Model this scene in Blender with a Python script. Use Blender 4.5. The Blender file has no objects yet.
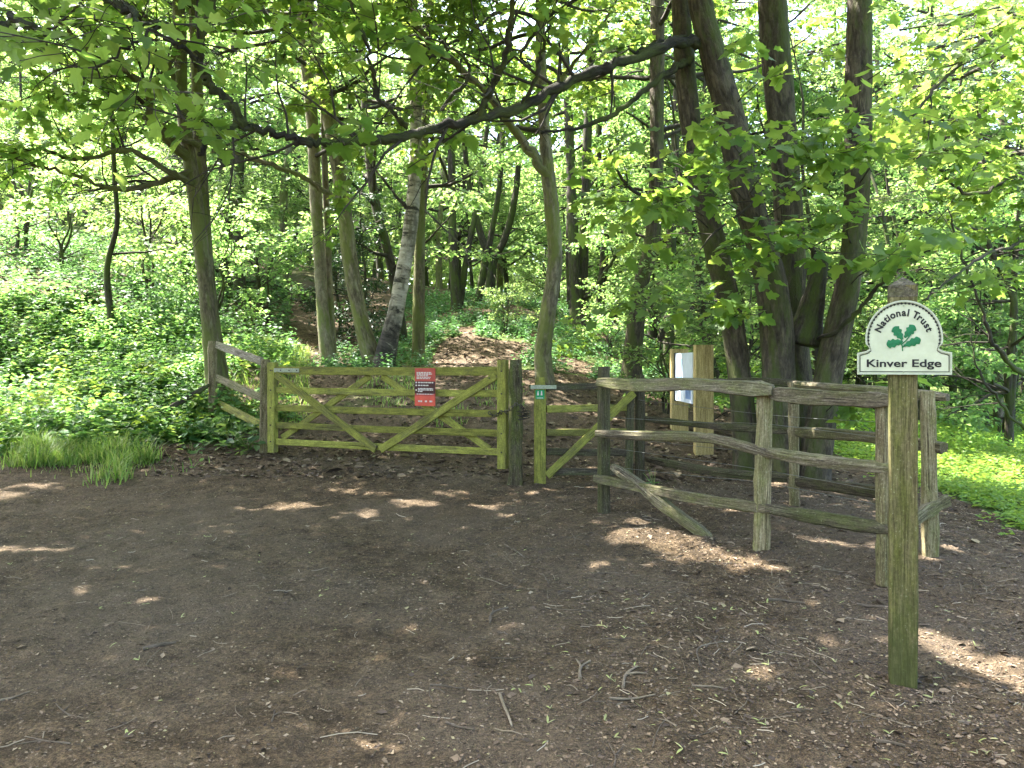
import bpy, math, random
import numpy as np
from mathutils import Vector

SC = bpy.context.scene
COL = SC.collection
R = np.random.default_rng(7)
F, CX, HY, CAMZ = 770.0, 512.0, 364.0, 1.5
SUN = np.array([-0.42, 0.24, 0.875]); SUN /= np.linalg.norm(SUN)

def P(px, py, D):
    return np.array([(px-CX)/F*D, D, CAMZ-(py-HY)/F*D])

# ------------------------------------------------------------------ noise
def vnoise(x, y, seed=0):
    xi = np.floor(x).astype(np.int64); yi = np.floor(y).astype(np.int64)
    fx = x-xi; fy = y-yi
    fx = fx*fx*(3-2*fx); fy = fy*fy*(3-2*fy)
    def h(a, b):
        n = (a*374761393 + b*668265263 + seed*974711) & 0x7fffffff
        n = ((n ^ (n >> 13))*1274126177) & 0x7fffffff
        return ((n ^ (n >> 16)) & 0xffff)/65535.0
    return (h(xi,yi)*(1-fx)+h(xi+1,yi)*fx)*(1-fy)+(h(xi,yi+1)*(1-fx)+h(xi+1,yi+1)*fx)*fy

# ------------------------------------------------------------------ terrain
CTRL = []
for x in (-5, 0, 5):
    for y in (-8, 0, 3): CTRL.append((x, y, 0.0))
CTRL += [(-2.5,5,.05),(0,5.5,.06),(1.85,3.6,0),(-6,9,.38),(-6,7,.2),(-9,7,.4),(3.1,9,.22),(2.45,10.6,.42),
         (4.3,7.3,.14),(4.3,6.2,.1),(5.6,7,-.02),(7,6,-.1),(9,3,-.1),(8,12,0.05),(12,22,-.1),(15,9,-.3),(20,35,.6),
         (6,20,.9),(0,35,3.9),(-15,40,7.2),(15,42,1.6),(0,80,4),(-40,60,9),(40,60,2),(-100,100,9),(100,100,3),
         (-100,-60,1),(100,-60,-1),(0,150,5),(-30,20,6.5),(-20,4,2.0),(30,0,-.5),(0,-40,0)]
for px, py, D in [(515,487,8.2),(268,455,9.6),(213,424,10.8),(604,511,6.8),(762,549,5.7),(888,583,5.0),(929,557,5.4),
                  (794,505,7.2),(640,480,8.6),(545,380,13),(348,367,15),(385,366,14.5),(418,366,15.3),(450,345,17),
                  (490,297,24),(580,331,21),(430,312,22),(632,394,14),(660,362,20),(100,300,15),(50,260,20),(0,222,25),
                  (150,378,12),(30,400,12),(235,300,21),(260,335,18)]:
    CTRL.append(tuple(P(px,py,D)))
CTRL = np.array(CTRL)
def _tps(d2): return np.where(d2 > 1e-12, 0.5*d2*np.log(d2+1e-12), 0.0)
_n = len(CTRL)
_d2 = ((CTRL[:,None,:2]-CTRL[None,:,:2])**2).sum(-1)
_A = np.zeros((_n+3,_n+3)); _A[:_n,:_n] = _tps(_d2)+np.eye(_n)*0.02
_A[:_n,_n] = 1; _A[:_n,_n+1:] = CTRL[:,:2]; _A[_n,:_n] = 1; _A[_n+1:,:_n] = CTRL[:,:2].T
_w = np.linalg.solve(_A, np.concatenate([CTRL[:,2],[0,0,0]]))
def H(x, y):
    x = np.asarray(x, float); y = np.asarray(y, float); sh = x.shape
    x = x.ravel(); y = y.ravel(); z = np.zeros_like(x)
    for i in range(_n):
        z += _w[i]*_tps((x-CTRL[i,0])**2+(y-CTRL[i,1])**2)
    z += _w[_n]+_w[_n+1]*x+_w[_n+2]*y
    z += 0.10*(vnoise(x/1.7,y/1.7,3)-.5)*np.clip((y-2)/10,.25,1)
    return z.reshape(sh)
def HF(x, y):
    x = np.asarray(x, float); y = np.asarray(y, float)
    return (H(x,y) + .030*(vnoise(x/.34,y/.34,5)-.5) + .030*(vnoise(x/.13,y/.13,6)-.5) + .013*(vnoise(x/.055,y/.055,8)-.5))
def h1(x, y): return float(H(np.array([x]),np.array([y]))[0])
def hit(px, py):
    D = np.linspace(1.5, 40, 900)
    x = (px-CX)/F*D; z = CAMZ-(py-HY)/F*D
    k = np.argmax(z < H(x, D)); 
    return np.array([x[k], D[k], h1(x[k], D[k])])

# sun flecks on the ground: leaves up-sun of them are cut out to shape the light
FLECK = []
for x0,y0,x1,y1,w in [(0,489,48,484,.10),(-5,497,20,495,.10),(255,509,300,506,.09),(300,507,322,508,.08),(338,489,345,489,.08),
        (355,511,372,511,.09),(395,502,428,505,.10),(360,494,390,493,.07),(440,492,470,494,.05),(470,508,500,508,.07),
        (622,533,690,549,.20),(690,549,738,563,.20),(645,520,700,528,.06),(760,560,775,566,.06),(936,644,1000,668,.14),(985,662,1060,700,.17),
        (950,548,1010,560,.06),(760,672,785,680,.06),(805,632,840,640,.07),(560,489,640,487,.09),(548,470,600,474,.08),
        (690,436,730,448,.12),(715,505,760,520,.05),(860,505,900,520,.06),
        (965,470,1030,490,.8),(960,440,1024,445,.9),(440,362,520,366,.22),(470,358,560,380,.20),(535,385,575,405,.22),(556,402,610,420,.12),(300,445,330,447,.08),
        (85,425,125,410,.22),(20,410,60,395,.25),(150,400,185,385,.2),(110,345,150,342,.3),(30,290,110,290,.7),
        (230,365,255,345,.25)]:
    a = hit(x0,y0); b = hit(x1,y1); FLECK.append((a[:2], b[:2], w))
SHAFT=[(P(100,35,4.2),.34),(P(690,190,7.7),.42),(P(640,212,7.8),.35),(P(872,130,7.6),.45),(P(800,235,7.7),.3),(P(745,330,8.2),.4),
       (P(612,200,7.7),.3),(P(905,100,8),.4),(P(790,60,7.9),.35),(P(960,100,9),1.0),(P(1005,185,9.3),.9),(P(930,40,8.8),.6),(P(985,40,9),.6)]  # leaves up-sun of these points are removed so sun reaches the sprays
def in_shaft(p):
    out=np.zeros(len(p),bool); rs=np.random.default_rng(len(p))
    for c,r in SHAFT:
        v=p-c; t=v@SUN; d=np.linalg.norm(v-t[:,None]*SUN,axis=1); out|=(t>.35)&(d<r*rs.uniform(.7,1.15,len(p)))
    return out&(rs.uniform(0,1,len(p))<.85)
def in_fleck(p):
    """p (n,3): is the ground that this point shades one of the flecks?"""
    out = np.zeros(len(p), bool)
    g = H(p[:,0],p[:,1])*0+.2
    q = p[:,:2]-SUN[:2]*((p[:,2]-g)/SUN[2])[:,None]
    for _ in range(2):
        g = H(q[:,0],q[:,1]); q = p[:,:2]-SUN[:2]*((p[:,2]-g)/SUN[2])[:,None]
    near_=(q[:,1]>5.0)&(q[:,1]<10.5)&(q[:,0]<4.5)
    out|=near_&(vnoise(q[:,0]*3.4,q[:,1]*4.6,27)*(.75+.5*vnoise(q[:,0]/1.4,q[:,1]/1.4,28))>.90)
    nz=.45+1.0*vnoise(q[:,0]*3.1,q[:,1]*3.1,21)*vnoise(q[:,0]*7,q[:,1]*7,22)*1.6
    for a,b,w in FLECK:
        ab = b-a; t = np.clip(((q-a)@ab)/max(ab@ab,1e-6),0,1)
        d = np.linalg.norm(q-(a+t[:,None]*ab),axis=1)
        out |= d < w*nz*1.6
    return out

# ------------------------------------------------------------------ mesh builder
class MB:
    def __init__(s): s.V=[]; s.G=[]; s.F=[]; s.n=0
    def add(s, v, faces, grain=None):
        v = np.asarray(v,float); s.V.append(v)
        s.G.append(v if grain is None else np.asarray(grain,float))
        for f in faces:
            f = np.asarray(f,np.int64)
            if f.ndim==1: f = f[None]
            s.F.append(f+s.n)
        s.n += len(v)
    def build(s, name, mat, parent=None, loc=None, smooth=False):
        V = np.concatenate(s.V) if s.V else np.zeros((0,3)); G = np.concatenate(s.G) if s.G else np.zeros((0,3))
        off = np.array(parent.location) if parent is not None and loc is None else (np.array(loc) if loc is not None else np.zeros(3))
        base = WORLD.get(parent.name) if parent is not None and parent.name in WORLD else None
        if base is not None: off = base
        me = bpy.data.meshes.new(name)
        me.vertices.add(len(V)); me.vertices.foreach_set('co', (V-off).ravel())
        li = np.concatenate([f.ravel() for f in s.F]); cnt = np.concatenate([np.full(len(f),f.shape[1]) for f in s.F])
        st = np.concatenate([[0],np.cumsum(cnt)[:-1]])
        me.loops.add(len(li)); me.loops.foreach_set('vertex_index', li.astype(np.int32))
        me.polygons.add(len(cnt)); me.polygons.foreach_set('loop_start', st.astype(np.int32)); me.polygons.foreach_set('loop_total', cnt.astype(np.int32))
        me.polygons.foreach_set('use_smooth', np.full(len(cnt), smooth))
        at = me.attributes.new('grain','FLOAT_VECTOR','POINT'); at.data.foreach_set('vector', G.ravel())
        me.update(calc_edges=True)
        me.materials.append(mat)
        o = bpy.data.objects.new(name, me); COL.objects.link(o)
        if parent is not None:
            o.parent = parent; WORLD[o.name] = off
        elif loc is not None:
            o.location = loc; WORLD[o.name] = off
        return o
WORLD = {}
def thing(name, label, cat, loc, group=None):
    o = bpy.data.objects.new(name, None); COL.objects.link(o); o.location = tuple(loc); o.empty_display_size=.2
    WORLD[o.name] = np.array(loc,float)
    return tag(o,label,cat,group)
def tag(o, label, cat, group=None, kind=None):
    o['label']=label; o['category']=cat
    if group: o['group']=group
    if kind: o['kind']=kind
    return o
def struct(o): o['kind']='structure'; return o

def unit(v):
    v = np.asarray(v,float); return v/max(np.linalg.norm(v),1e-9)
def smooth_path(pts, n):
    pts = np.asarray(pts,float); k=len(pts)
    p = np.vstack([2*pts[0]-pts[1],pts,2*pts[-1]-pts[-2]])
    out=[]
    for t in np.linspace(0,k-1-1e-9,n):
        i=int(t); f=t-i; a,b,c,d=p[i],p[i+1],p[i+2],p[i+3]
        out.append(.5*((2*b)+(-a+c)*f+(2*a-5*b+4*c-d)*f*f+(-a+3*b-3*c+d)*f**3))
    return np.array(out)
def frames(pts, up=None):
    T = np.gradient(pts,axis=0); T /= np.maximum(np.linalg.norm(T,axis=1,keepdims=True),1e-9)
    N = np.zeros_like(T); ref = np.array(up if up is not None else ([0,0,1.] if abs(T[0,2])<.9 else [0,1.,0]),float)
    for i in range(len(T)):
        r = ref-T[i]*(ref@T[i]); r/=max(np.linalg.norm(r),1e-9); N[i]=r
        if up is None: ref=r
    return T,N,np.cross(T,N)
def tube(mb, pts, rad, sides=8, bump=0.0, rng=None, u0=0.0, cap=True):
    pts=np.asarray(pts,float); rad=np.asarray(rad,float); n=len(pts)
    T,N,B=frames(pts)
    a=np.linspace(0,2*np.pi,sides,endpoint=False)
    rr=rad[:,None]*np.ones((1,sides))
    if bump and rng is not None:
        ph=rng.uniform(0,6.28,3); L=np.arange(n)[:,None]
        rr=rr*(1+bump*(.5*np.sin(2*a+ph[0]+L*.35)+.35*np.sin(3*a+ph[1]-L*.5)+.5*rng.normal(0,.5,(n,1))+.3*rng.normal(0,.5,(n,sides))))
    V=pts[:,None]+rr[...,None]*(np.cos(a)[None,:,None]*N[:,None]+np.sin(a)[None,:,None]*B[:,None])
    u=u0+np.concatenate([[0],np.cumsum(np.linalg.norm(np.diff(pts,axis=0),axis=1))])
    G=np.stack([np.repeat(u[:,None],sides,1),rr*np.cos(a),rr*np.sin(a)],-1)
    i=np.arange(n-1)[:,None]*sides; j=np.arange(sides)[None]; jn=(j+1)%sides
    q=np.stack([i+j,i+jn,i+sides+jn,i+sides+j],-1).reshape(-1,4)
    fs=[q]
    if cap: fs+= [np.arange(sides)[::-1], np.arange(sides)+(n-1)*sides]
    mb.add(V.reshape(-1,3),fs,G.reshape(-1,3))
def beam(mb, p0, p1, w, h, up=(0,0,1), ch=.006, seg=6, rough=.0015, rng=R, taper=None, bend=None):
    """squared timber from p0 to p1: w across, h along up"""
    p0=np.asarray(p0,float); p1=np.asarray(p1,float)
    t=np.linspace(0,1,seg+1); pts=p0+(p1-p0)*t[:,None]
    if bend is not None: pts=pts+np.asarray(bend)*np.sin(np.pi*t)[:,None]
    T,N,B=frames(pts,up)
    W,Hh=w/2,h/2
    sec=np.array([(-W+ch,-Hh),(W-ch,-Hh),(W,-Hh+ch),(W,Hh-ch),(W-ch,Hh),(-W+ch,Hh),(-W,Hh-ch),(-W,-Hh+ch)])
    k=8; S=np.repeat(sec[None],seg+1,0)+rng.normal(0,rough,(seg+1,k,2))
    if taper is not None: S=S*np.asarray(taper)[:,None,None]
    V=pts[:,None]+S[...,0:1]*B[:,None]+S[...,1:2]*N[:,None]
    L=np.linalg.norm(p1-p0); off=rng.uniform(0,50)
    G=np.stack([np.repeat((off+t*L)[:,None],k,1),S[...,0]+off,S[...,1]],-1)
    i=np.arange(seg)[:,None]*k; j=np.arange(k)[None]; jn=(j+1)%k
    q=np.stack([i+j,i+jn,i+k+jn,i+k+j],-1).reshape(-1,4)
    mb.add(V.reshape(-1,3),[q,np.arange(k)[::-1],np.arange(k)+seg*k],G.reshape(-1,3))
def cleft(mb, pts, w, h, rng, n=22, ends=(.75,.6), rough=.10):
    """riven, uneven rail / post along a path; w across, h along z (or y for posts)"""
    pp=smooth_path(pts,n); k=10
    vert=abs(unit(pp[-1]-pp[0])[2])>.8
    T,N,B=frames(pp,(0,1,0) if vert else (0,0,1))
    a=np.linspace(0,2*np.pi,k,endpoint=False)
    prof=np.stack([np.sign(np.cos(a))*np.abs(np.cos(a))**.6*w/2, np.sign(np.sin(a))*np.abs(np.sin(a))**.6*h/2],-1)*(1+rng.normal(0,.10,(k,1)))
    t=np.linspace(0,1,n)
    sc=1+rough*(np.interp(t,np.linspace(0,1,6),rng.normal(0,1,6)))
    sc*=np.minimum(1,ends[0]+(1-ends[0])*t/.10)*np.minimum(1,ends[1]+(1-ends[1])*(1-t)/.10)
    S=prof[None]*sc[:,None,None]*(1+rng.normal(0,.035,(n,k,1)))
    V=pp[:,None]+S[...,0:1]*B[:,None]+S[...,1:2]*N[:,None]
    u=np.concatenate([[0],np.cumsum(np.linalg.norm(np.diff(pp,axis=0),axis=1))]); off=rng.uniform(0,50)
    G=np.stack([np.repeat((off+u)[:,None],k,1),S[...,0]+off,S[...,1]],-1)
    i=np.arange(n-1)[:,None]*k; j=np.arange(k)[None]; jn=(j+1)%k
    q=np.stack([i+j,i+jn,i+k+jn,i+k+j],-1).reshape(-1,4)
    mb.add(V.reshape(-1,3),[q,np.arange(k)[::-1],np.arange(k)+(n-1)*k],G.reshape(-1,3))

# ------------------------------------------------------------------ leaves
def _mk(half, fold=.14, droop=.18):
    half=np.array(half,float)
    r=half; l=half[1:-1][::-1]*[1,-1]
    out=np.vstack([r,l]); z=fold*np.abs(out[:,1])-droop*out[:,0]**2-.25*droop*np.abs(out[:,1])**2
    return np.column_stack([out,z])
def fan(half,cx=.32,**k):
    o=_mk(half,**k); n=len(o); v=np.vstack([o,[cx,0,-.01]])
    f=np.array([(i,(i+1)%n,n) for i in range(n)]); return v,[f]
LEAF={
 'maple':fan([(0,0),(-.04,.14),(.03,.44),(.20,.30),(.50,.52),(.58,.24),(.80,.22),(1,0)]),
 'maple_lo':fan([(0,0),(.02,.42),(.22,.26),(.55,.5),(.62,.2),(1,0)]),
 'kite':(np.array([(0,0,0),(.45,.34,.06),(1,0,-.12),(.45,-.34,.06)]),[np.array([(0,2,1),(0,3,2)])]),
 'oval':(np.array([(0,0,0),(.25,.27,.05),(.65,.26,.0),(1,0,-.16),(.65,-.26,.0),(.25,-.27,.05)]),[np.array([(0,3,2,1),(0,5,4,3)])]),
}
def put_leaves(mb, kind, pos, d, nrm, size):
    tv,tf=LEAF[kind]; k=len(tv); n=len(pos)
    if n==0: return
    d=d/np.maximum(np.linalg.norm(d,axis=1,keepdims=True),1e-9)
    nrm=nrm-d*(nrm*d).sum(1,keepdims=True); nrm/=np.maximum(np.linalg.norm(nrm,axis=1,keepdims=True),1e-9)
    b=np.cross(nrm,d); s=size[:,None,None]
    V=pos[:,None]+s*(tv[None,:,0:1]*d[:,None]+tv[None,:,1:2]*b[:,None]+tv[None,:,2:3]*nrm[:,None])
    fs=[(f[None]+(np.arange(n)*k)[:,None,None]).reshape(-1,f.shape[1]) for f in tf]
    mb.add(V.reshape(-1,3),fs)
def leaf_cloud(rng, anchors, per, size, tilt=.45, pet=.10, droop=.25):
    A=np.array([a[0] for a in anchors]); Dd=np.array([a[1] for a in anchors])
    A=np.repeat(A,per,0); Dd=np.repeat(Dd,per,0); n=len(A)
    az=rng.uniform(0,2*np.pi,n); d=np.stack([np.cos(az),np.sin(az),rng.normal(-droop,.3,n)],-1)+.6*Dd
    d/=np.linalg.norm(d,axis=1,keepdims=True)
    pos=A+d*(pet*rng.uniform(.4,1.3,n))[:,None]+rng.normal(0,.03,(n,3))
    nr=np.stack([rng.normal(0,tilt,n),rng.normal(0,tilt,n),np.ones(n)],-1)
    sz=size*rng.uniform(.55,1.2,n)
    return pos,d,nr,sz

def limb(rng, wood, anchors, p0, d0, L, r0, level=0, droop=0.0, target=None, dens=1.0, sides=6, maxlev=2, start=.22, wig=.14):
    n=max(4,int(L/.28)); pts=[np.asarray(p0,float)]; d=unit(d0)
    for i in range(n):
        if target is not None:
            d=unit(.72*d+.4*unit(target-pts[-1])+rng.normal(0,wig,3))
            step=max(np.linalg.norm(target-pts[-1])/(n-i),.02)*1.02
        else:
            d=unit(d+rng.normal(0,wig,3)+np.array([0,0,droop])); step=L/n
        pts.append(pts[-1]+d*step)
    pts=np.array(pts); rad=np.linspace(r0,max(r0*.22,.0025),len(pts))
    tube(wood,pts,rad,sides=max(3,sides-2*level),cap=False)
    m=len(pts)-1
    if level<maxlev:
        cnt=int(max(2,round(L*(1.9 if level==0 else 3.0)*dens)))
        for t in np.sort(rng.uniform(start,1,cnt)):
            i=min(int(t*m),m-1); p=pts[i]+(pts[i+1]-pts[i])*(t*m-i); dd=unit(pts[i+1]-pts[i])
            ang=rng.choice([-1,1])*rng.uniform(.6,1.15); c,s=math.cos(ang),math.sin(ang)
            nd=np.array([dd[0]*c-dd[1]*s,dd[0]*s+dd[1]*c,dd[2]*.5+rng.normal(.05,.25)])
            l=L*(.55-.28*t)*rng.uniform(.7,1.25) if level==0 else rng.uniform(.25,.6)
            limb(rng,wood,anchors,p,nd,max(l,.25),max(rad[i]*.5,.003),level+1,droop*.6-.01,None,dens,sides,maxlev,start=.2)
    if level>=1 or maxlev==0:
        for t in np.arange(.3,1.01,.16/max(L,.16)):
            x=min(t,1)*m; i=min(int(x),m-1); anchors.append((pts[i]+(pts[i+1]-pts[i])*(x-i),unit(pts[i+1]-pts[i])))
    elif level==0:
        for t in np.arange(.7,1.01,.1):
            x=min(t,1)*m; i=min(int(x),m-1); anchors.append((pts[i]+(pts[i+1]-pts[i])*(x-i),unit(pts[i+1]-pts[i])))
    return pts

# ------------------------------------------------------------------ materials
def newmat(name):
    m=bpy.data.materials.new(name); m.use_nodes=True; nt=m.node_tree; nt.nodes.clear()
    out=nt.nodes.new('ShaderNodeOutputMaterial'); b=nt.nodes.new('ShaderNodeBsdfPrincipled')
    nt.links.new(b.outputs[0],out.inputs[0]); b.inputs['Specular IOR Level'].default_value=.25
    return m,nt,b,out
class NT:
    def __init__(s,nt): s.nt=nt
    def n(s,t,**kw):
        x=s.nt.nodes.new(t)
        for k,v in kw.items(): setattr(x,k,v)
        return x
    def l(s,a,b): s.nt.links.new(a,b)
    def noise(s,vec,scale,detail=5,rough=.6,dist=0):
        x=s.n('ShaderNodeTexNoise'); x.inputs['Scale'].default_value=scale; x.inputs['Detail'].default_value=detail
        x.inputs['Roughness'].default_value=rough; x.inputs['Distortion'].default_value=dist
        if vec is not None: s.l(vec,x.inputs['Vector'])
        return x
    def ramp(s,fac,stops):
        x=s.n('ShaderNodeValToRGB'); cr=x.color_ramp
        while len(cr.elements)<len(stops): cr.elements.new(.5)
        for e,(p,c) in zip(cr.elements,stops):
            e.position=p; e.color=(*c,1) if len(c)==3 else c
        s.l(fac,x.inputs[0]); return x
    def mix(s,fac,a,b,mode='MIX'):
        x=s.n('ShaderNodeMix',data_type='RGBA',blend_type=mode)
        for v,i in ((fac,0),(a,6),(b,7)):
            if hasattr(v,'links') or hasattr(v,'is_output'): s.l(v,x.inputs[i])
            elif i==0: x.inputs[0].default_value=v
            else: x.inputs[i].default_value=(*v,1)
        return x.outputs[2]
    def attr(s,name='grain'):
        return s.n('ShaderNodeAttribute',attribute_name=name)
    def vmul(s,vec,k):
        x=s.n('ShaderNodeVectorMath',operation='MULTIPLY'); s.l(vec,x.inputs[0]); x.inputs[1].default_value=k; return x.outputs[0]
    def bump(s,h,strength,dist,nrm=None):
        x=s.n('ShaderNodeBump'); x.inputs['Strength'].default_value=strength; x.inputs['Distance'].default_value=dist
        s.l(h,x.inputs['Height'])
        if nrm is not None: s.l(nrm,x.inputs['Normal'])
        return x.outputs[0]
    def math(s,op,a,b=None):
        x=s.n('ShaderNodeMath',operation=op)
        for v,i in ((a,0),(b,1)):
            if v is None: continue
            if hasattr(v,'is_output'): s.l(v,x.inputs[i])
            else: x.inputs[i].default_value=v
        return x.outputs[0]

def leaf_mat(name, cols, trans, tw=.5, gloss=.35):
    m,nt,b,out=newmat(name); N=NT(nt)
    geo=N.n('ShaderNodeNewGeometry'); rnd=geo.outputs['Random Per Island']
    oi=N.n('ShaderNodeObjectInfo')
    c=N.ramp(rnd,[(i/(len(cols)-1),k) for i,k in enumerate(cols)]).outputs[0]
    t=N.ramp(rnd,[(i/(len(trans)-1),k) for i,k in enumerate(trans)]).outputs[0]
    hs=N.n('ShaderNodeHueSaturation'); N.l(c,hs.inputs['Color']); hs2=N.n('ShaderNodeHueSaturation'); N.l(t,hs2.inputs['Color'])
    v=N.math('MULTIPLY_ADD',oi.outputs['Random'],.35); 
    nt.nodes[-1].inputs[2].default_value=.83
    hv=N.math('MULTIPLY_ADD',oi.outputs['Random'],.02); nt.nodes[-1].inputs[2].default_value=.49
    for q in (hs,hs2): N.l(v,q.inputs['Value']); N.l(hv,q.inputs['Hue'])
    N.l(hs.outputs[0],b.inputs['Base Color']); b.inputs['Roughness'].default_value=.5; b.inputs['Specular IOR Level'].default_value=gloss
    tr=N.n('ShaderNodeBsdfTranslucent'); N.l(hs2.outputs[0],tr.inputs[0])
    mx=N.n('ShaderNodeMixShader'); mx.inputs[0].default_value=tw
    N.l(b.outputs[0],mx.inputs[1]); N.l(tr.outputs[0],mx.inputs[2]); N.l(mx.outputs[0],out.inputs[0])
    return m
def wood_mat(name, dark, mid, light, green=None, gamt=.5, lichen=0.0, bump=.5, gsc=1.2, wet=.8):
    m,nt,b,out=newmat(name); N=NT(nt); g0=N.attr().outputs['Vector']
    oi=N.n('ShaderNodeObjectInfo'); sh=N.n('ShaderNodeVectorMath',operation='ADD'); N.l(g0,sh.inputs[0])
    cb=N.n('ShaderNodeCombineXYZ'); N.l(N.math('MULTIPLY',oi.outputs['Random'],37.0),cb.inputs[0]); N.l(cb.outputs[0],sh.inputs[1]); g=sh.outputs[0]
    fine=N.noise(N.vmul(g,(5,130,130)),1,7,.7,.4); big=N.noise(N.vmul(g,(gsc*1.3,9,9)),1,5,.65)
    blot=N.noise(N.vmul(g,(7,18,18)),1,6,.7); spk=N.noise(N.vmul(g,(60,90,90)),1,4,.7)
    c=N.ramp(fine.outputs[0],[(.30,dark),(.5,mid),(.70,light)]).outputs[0]
    if green is not None:
        f=N.ramp(N.math('ADD',big.outputs[0],N.math('MULTIPLY',N.math('SUBTRACT',blot.outputs[0],.5),.5)),[(.55-gamt*.42,(0,0,0)),(.55-gamt*.42+.28,(1,1,1))]).outputs[0]
        gr=N.ramp(blot.outputs[0],[(.3,tuple(k*.40 for k in green)),(.52,tuple(k*.8 for k in green)),(.7,tuple(k*1.15 for k in green))]).outputs[0]
        c=N.mix(N.math('MULTIPLY',f,.88),c,gr)
    c=N.mix(.75,c,N.ramp(fine.outputs[0],[(.3,(.42,.40,.38)),(.58,(1.05,1.05,1.05))]).outputs[0],'MULTIPLY')
    c=N.mix(.6,c,N.ramp(spk.outputs[0],[(.32,(.4,.4,.4)),(.55,(1,1,1)),(.72,(1.3,1.3,1.25))]).outputs[0],'MULTIPLY')
    st=N.ramp(big.outputs[0],[(.30,(.45,.42,.38)),(.46,(1,1,1))]).outputs[0]; c=N.mix(.8,c,st,'MULTIPLY')
    c=N.mix(1.0,c,N.ramp(oi.outputs['Random'],[(0,(.78,.76,.74)),(1,(1.12,1.12,1.1))]).outputs[0],'MULTIPLY')
    if lichen:
        lf=N.ramp(spk.outputs[0],[(.64-lichen*.1,(0,0,0)),(.70-lichen*.1,(1,1,1))]).outputs[0]
        c=N.mix(N.math('MULTIPLY',N.math('MULTIPLY',lf,blot.outputs[0]),.9),c,(.34,.36,.27))
    cr=N.noise(N.vmul(g,(1.6,75,75)),1,3,.55,.8); crk=N.ramp(cr.outputs[0],[(.30,(.22,.2,.18)),(.36,(1,1,1))]).outputs[0]
    c=N.mix(1.0,c,crk,'MULTIPLY')
    N.l(c,b.inputs['Base Color']); b.inputs['Roughness'].default_value=wet; b.inputs['Specular IOR Level'].default_value=.15
    hgt=N.math('ADD',N.math('ADD',fine.outputs[0],N.math('MULTIPLY',cr.outputs[0],.9)),N.math('MULTIPLY',spk.outputs[0],.35))
    N.l(N.bump(hgt,bump,.008),b.inputs['Normal']); return m
def bark_mat(name, dark, mid, light, moss=None, mamt=.4, bump=.8, sx=6, fis=28, lich=None):
    m,nt,b,out=newmat(name); N=NT(nt); g=N.attr().outputs['Vector']
    a=N.noise(N.vmul(g,(sx,fis,fis)),1,6,.65,.5); bl=N.noise(N.vmul(g,(2.2,6,6)),1,5,.65); fl=N.noise(N.vmul(g,(25,40,40)),1,4,.6)
    c=N.ramp(a.outputs[0],[(.32,dark),(.52,mid),(.72,light)]).outputs[0]
    c=N.mix(.5,c,N.ramp(fl.outputs[0],[(.3,(.45,.45,.45)),(.65,(1.15,1.15,1.15))]).outputs[0],'MULTIPLY')
    if lich is not None:
        c=N.mix(N.ramp(bl.outputs[0],[(.56,(0,0,0)),(.64,(.7,.7,.7))]).outputs[0],c,lich)
    if moss is not None:
        bl2=N.noise(N.vmul(g,(1.1,4,4)),1,6,.7)
        f=N.ramp(bl2.outputs[0],[(.62-mamt*.35,(0,0,0)),(.74-mamt*.3,(1,1,1))]).outputs[0]
        c=N.mix(N.math('MULTIPLY',f,.85),c,moss)
    N.l(c,b.inputs['Base Color']); b.inputs['Roughness'].default_value=.9
    N.l(N.bump(N.math('ADD',a.outputs[0],N.math('MULTIPLY',fl.outputs[0],.4)),bump,.02),b.inputs['Normal']); return m
def plain(name, col, rough=.6, var=.15, scale=30, metal=0.0, bump=0.0):
    m,nt,b,out=newmat(name); N=NT(nt); co=N.n('ShaderNodeTexCoord').outputs['Object']
    n=N.noise(co,scale,5,.65)
    c=N.ramp(n.outputs[0],[(.3,tuple(k*(1-var) for k in col)),(.7,tuple(min(1,k*(1+var)) for k in col))]).outputs[0]
    N.l(c,b.inputs['Base Color']); b.inputs['Roughness'].default_value=rough; b.inputs['Metallic'].default_value=metal
    if bump: N.l(N.bump(n.outputs[0],bump,.003),b.inputs['Normal'])
    return m

M={}
M['syc']=leaf_mat('sycamore_leaf',[(.045,.095,.022),(.065,.13,.028),(.095,.17,.04)],[(.19,.34,.05),(.30,.45,.06),(.42,.54,.09)],.52)
M['fresh']=leaf_mat('fresh_leaf',[(.04,.09,.024),(.06,.12,.036),(.09,.16,.05)],[(.20,.36,.08),(.29,.45,.11),(.41,.53,.17)],.53)
M['limeleaf']=leaf_mat('lime_leaf',[(.06,.12,.02),(.085,.155,.028),(.12,.19,.04)],[(.24,.43,.06),(.33,.52,.08),(.44,.59,.12)],.56)
M['mid']=leaf_mat('woodland_leaf',[(.036,.085,.028),(.058,.115,.038),(.09,.15,.05)],[(.18,.33,.075),(.27,.43,.11),(.38,.51,.15)],.54)
M['darkleaf']=leaf_mat('evergreen_leaf',[(.010,.028,.010),(.018,.045,.014),(.03,.065,.02)],[(.02,.06,.01),(.04,.09,.015)],.22,.6)
M['nettle']=leaf_mat('undergrowth_leaf',[(.035,.095,.032),(.06,.135,.045),(.11,.19,.055)],[(.13,.29,.06),(.22,.40,.08),(.34,.48,.10)],.42)
M['cover']=leaf_mat('ground_cover_leaf',[(.025,.07,.030),(.045,.105,.045),(.08,.15,.06)],[(.10,.24,.06),(.18,.34,.09)],.36)
M['lime']=leaf_mat('lime_cover_leaf',[(.08,.17,.025),(.12,.22,.03),(.17,.27,.045)],[(.28,.48,.05),(.38,.55,.07),(.48,.6,.1)],.42)
M['grass']=leaf_mat('grass_blade',[(.035,.085,.012),(.08,.17,.028),(.15,.22,.06),(.24,.25,.10)],[(.18,.34,.05),(.3,.45,.06),(.42,.5,.12)],.35)
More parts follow.
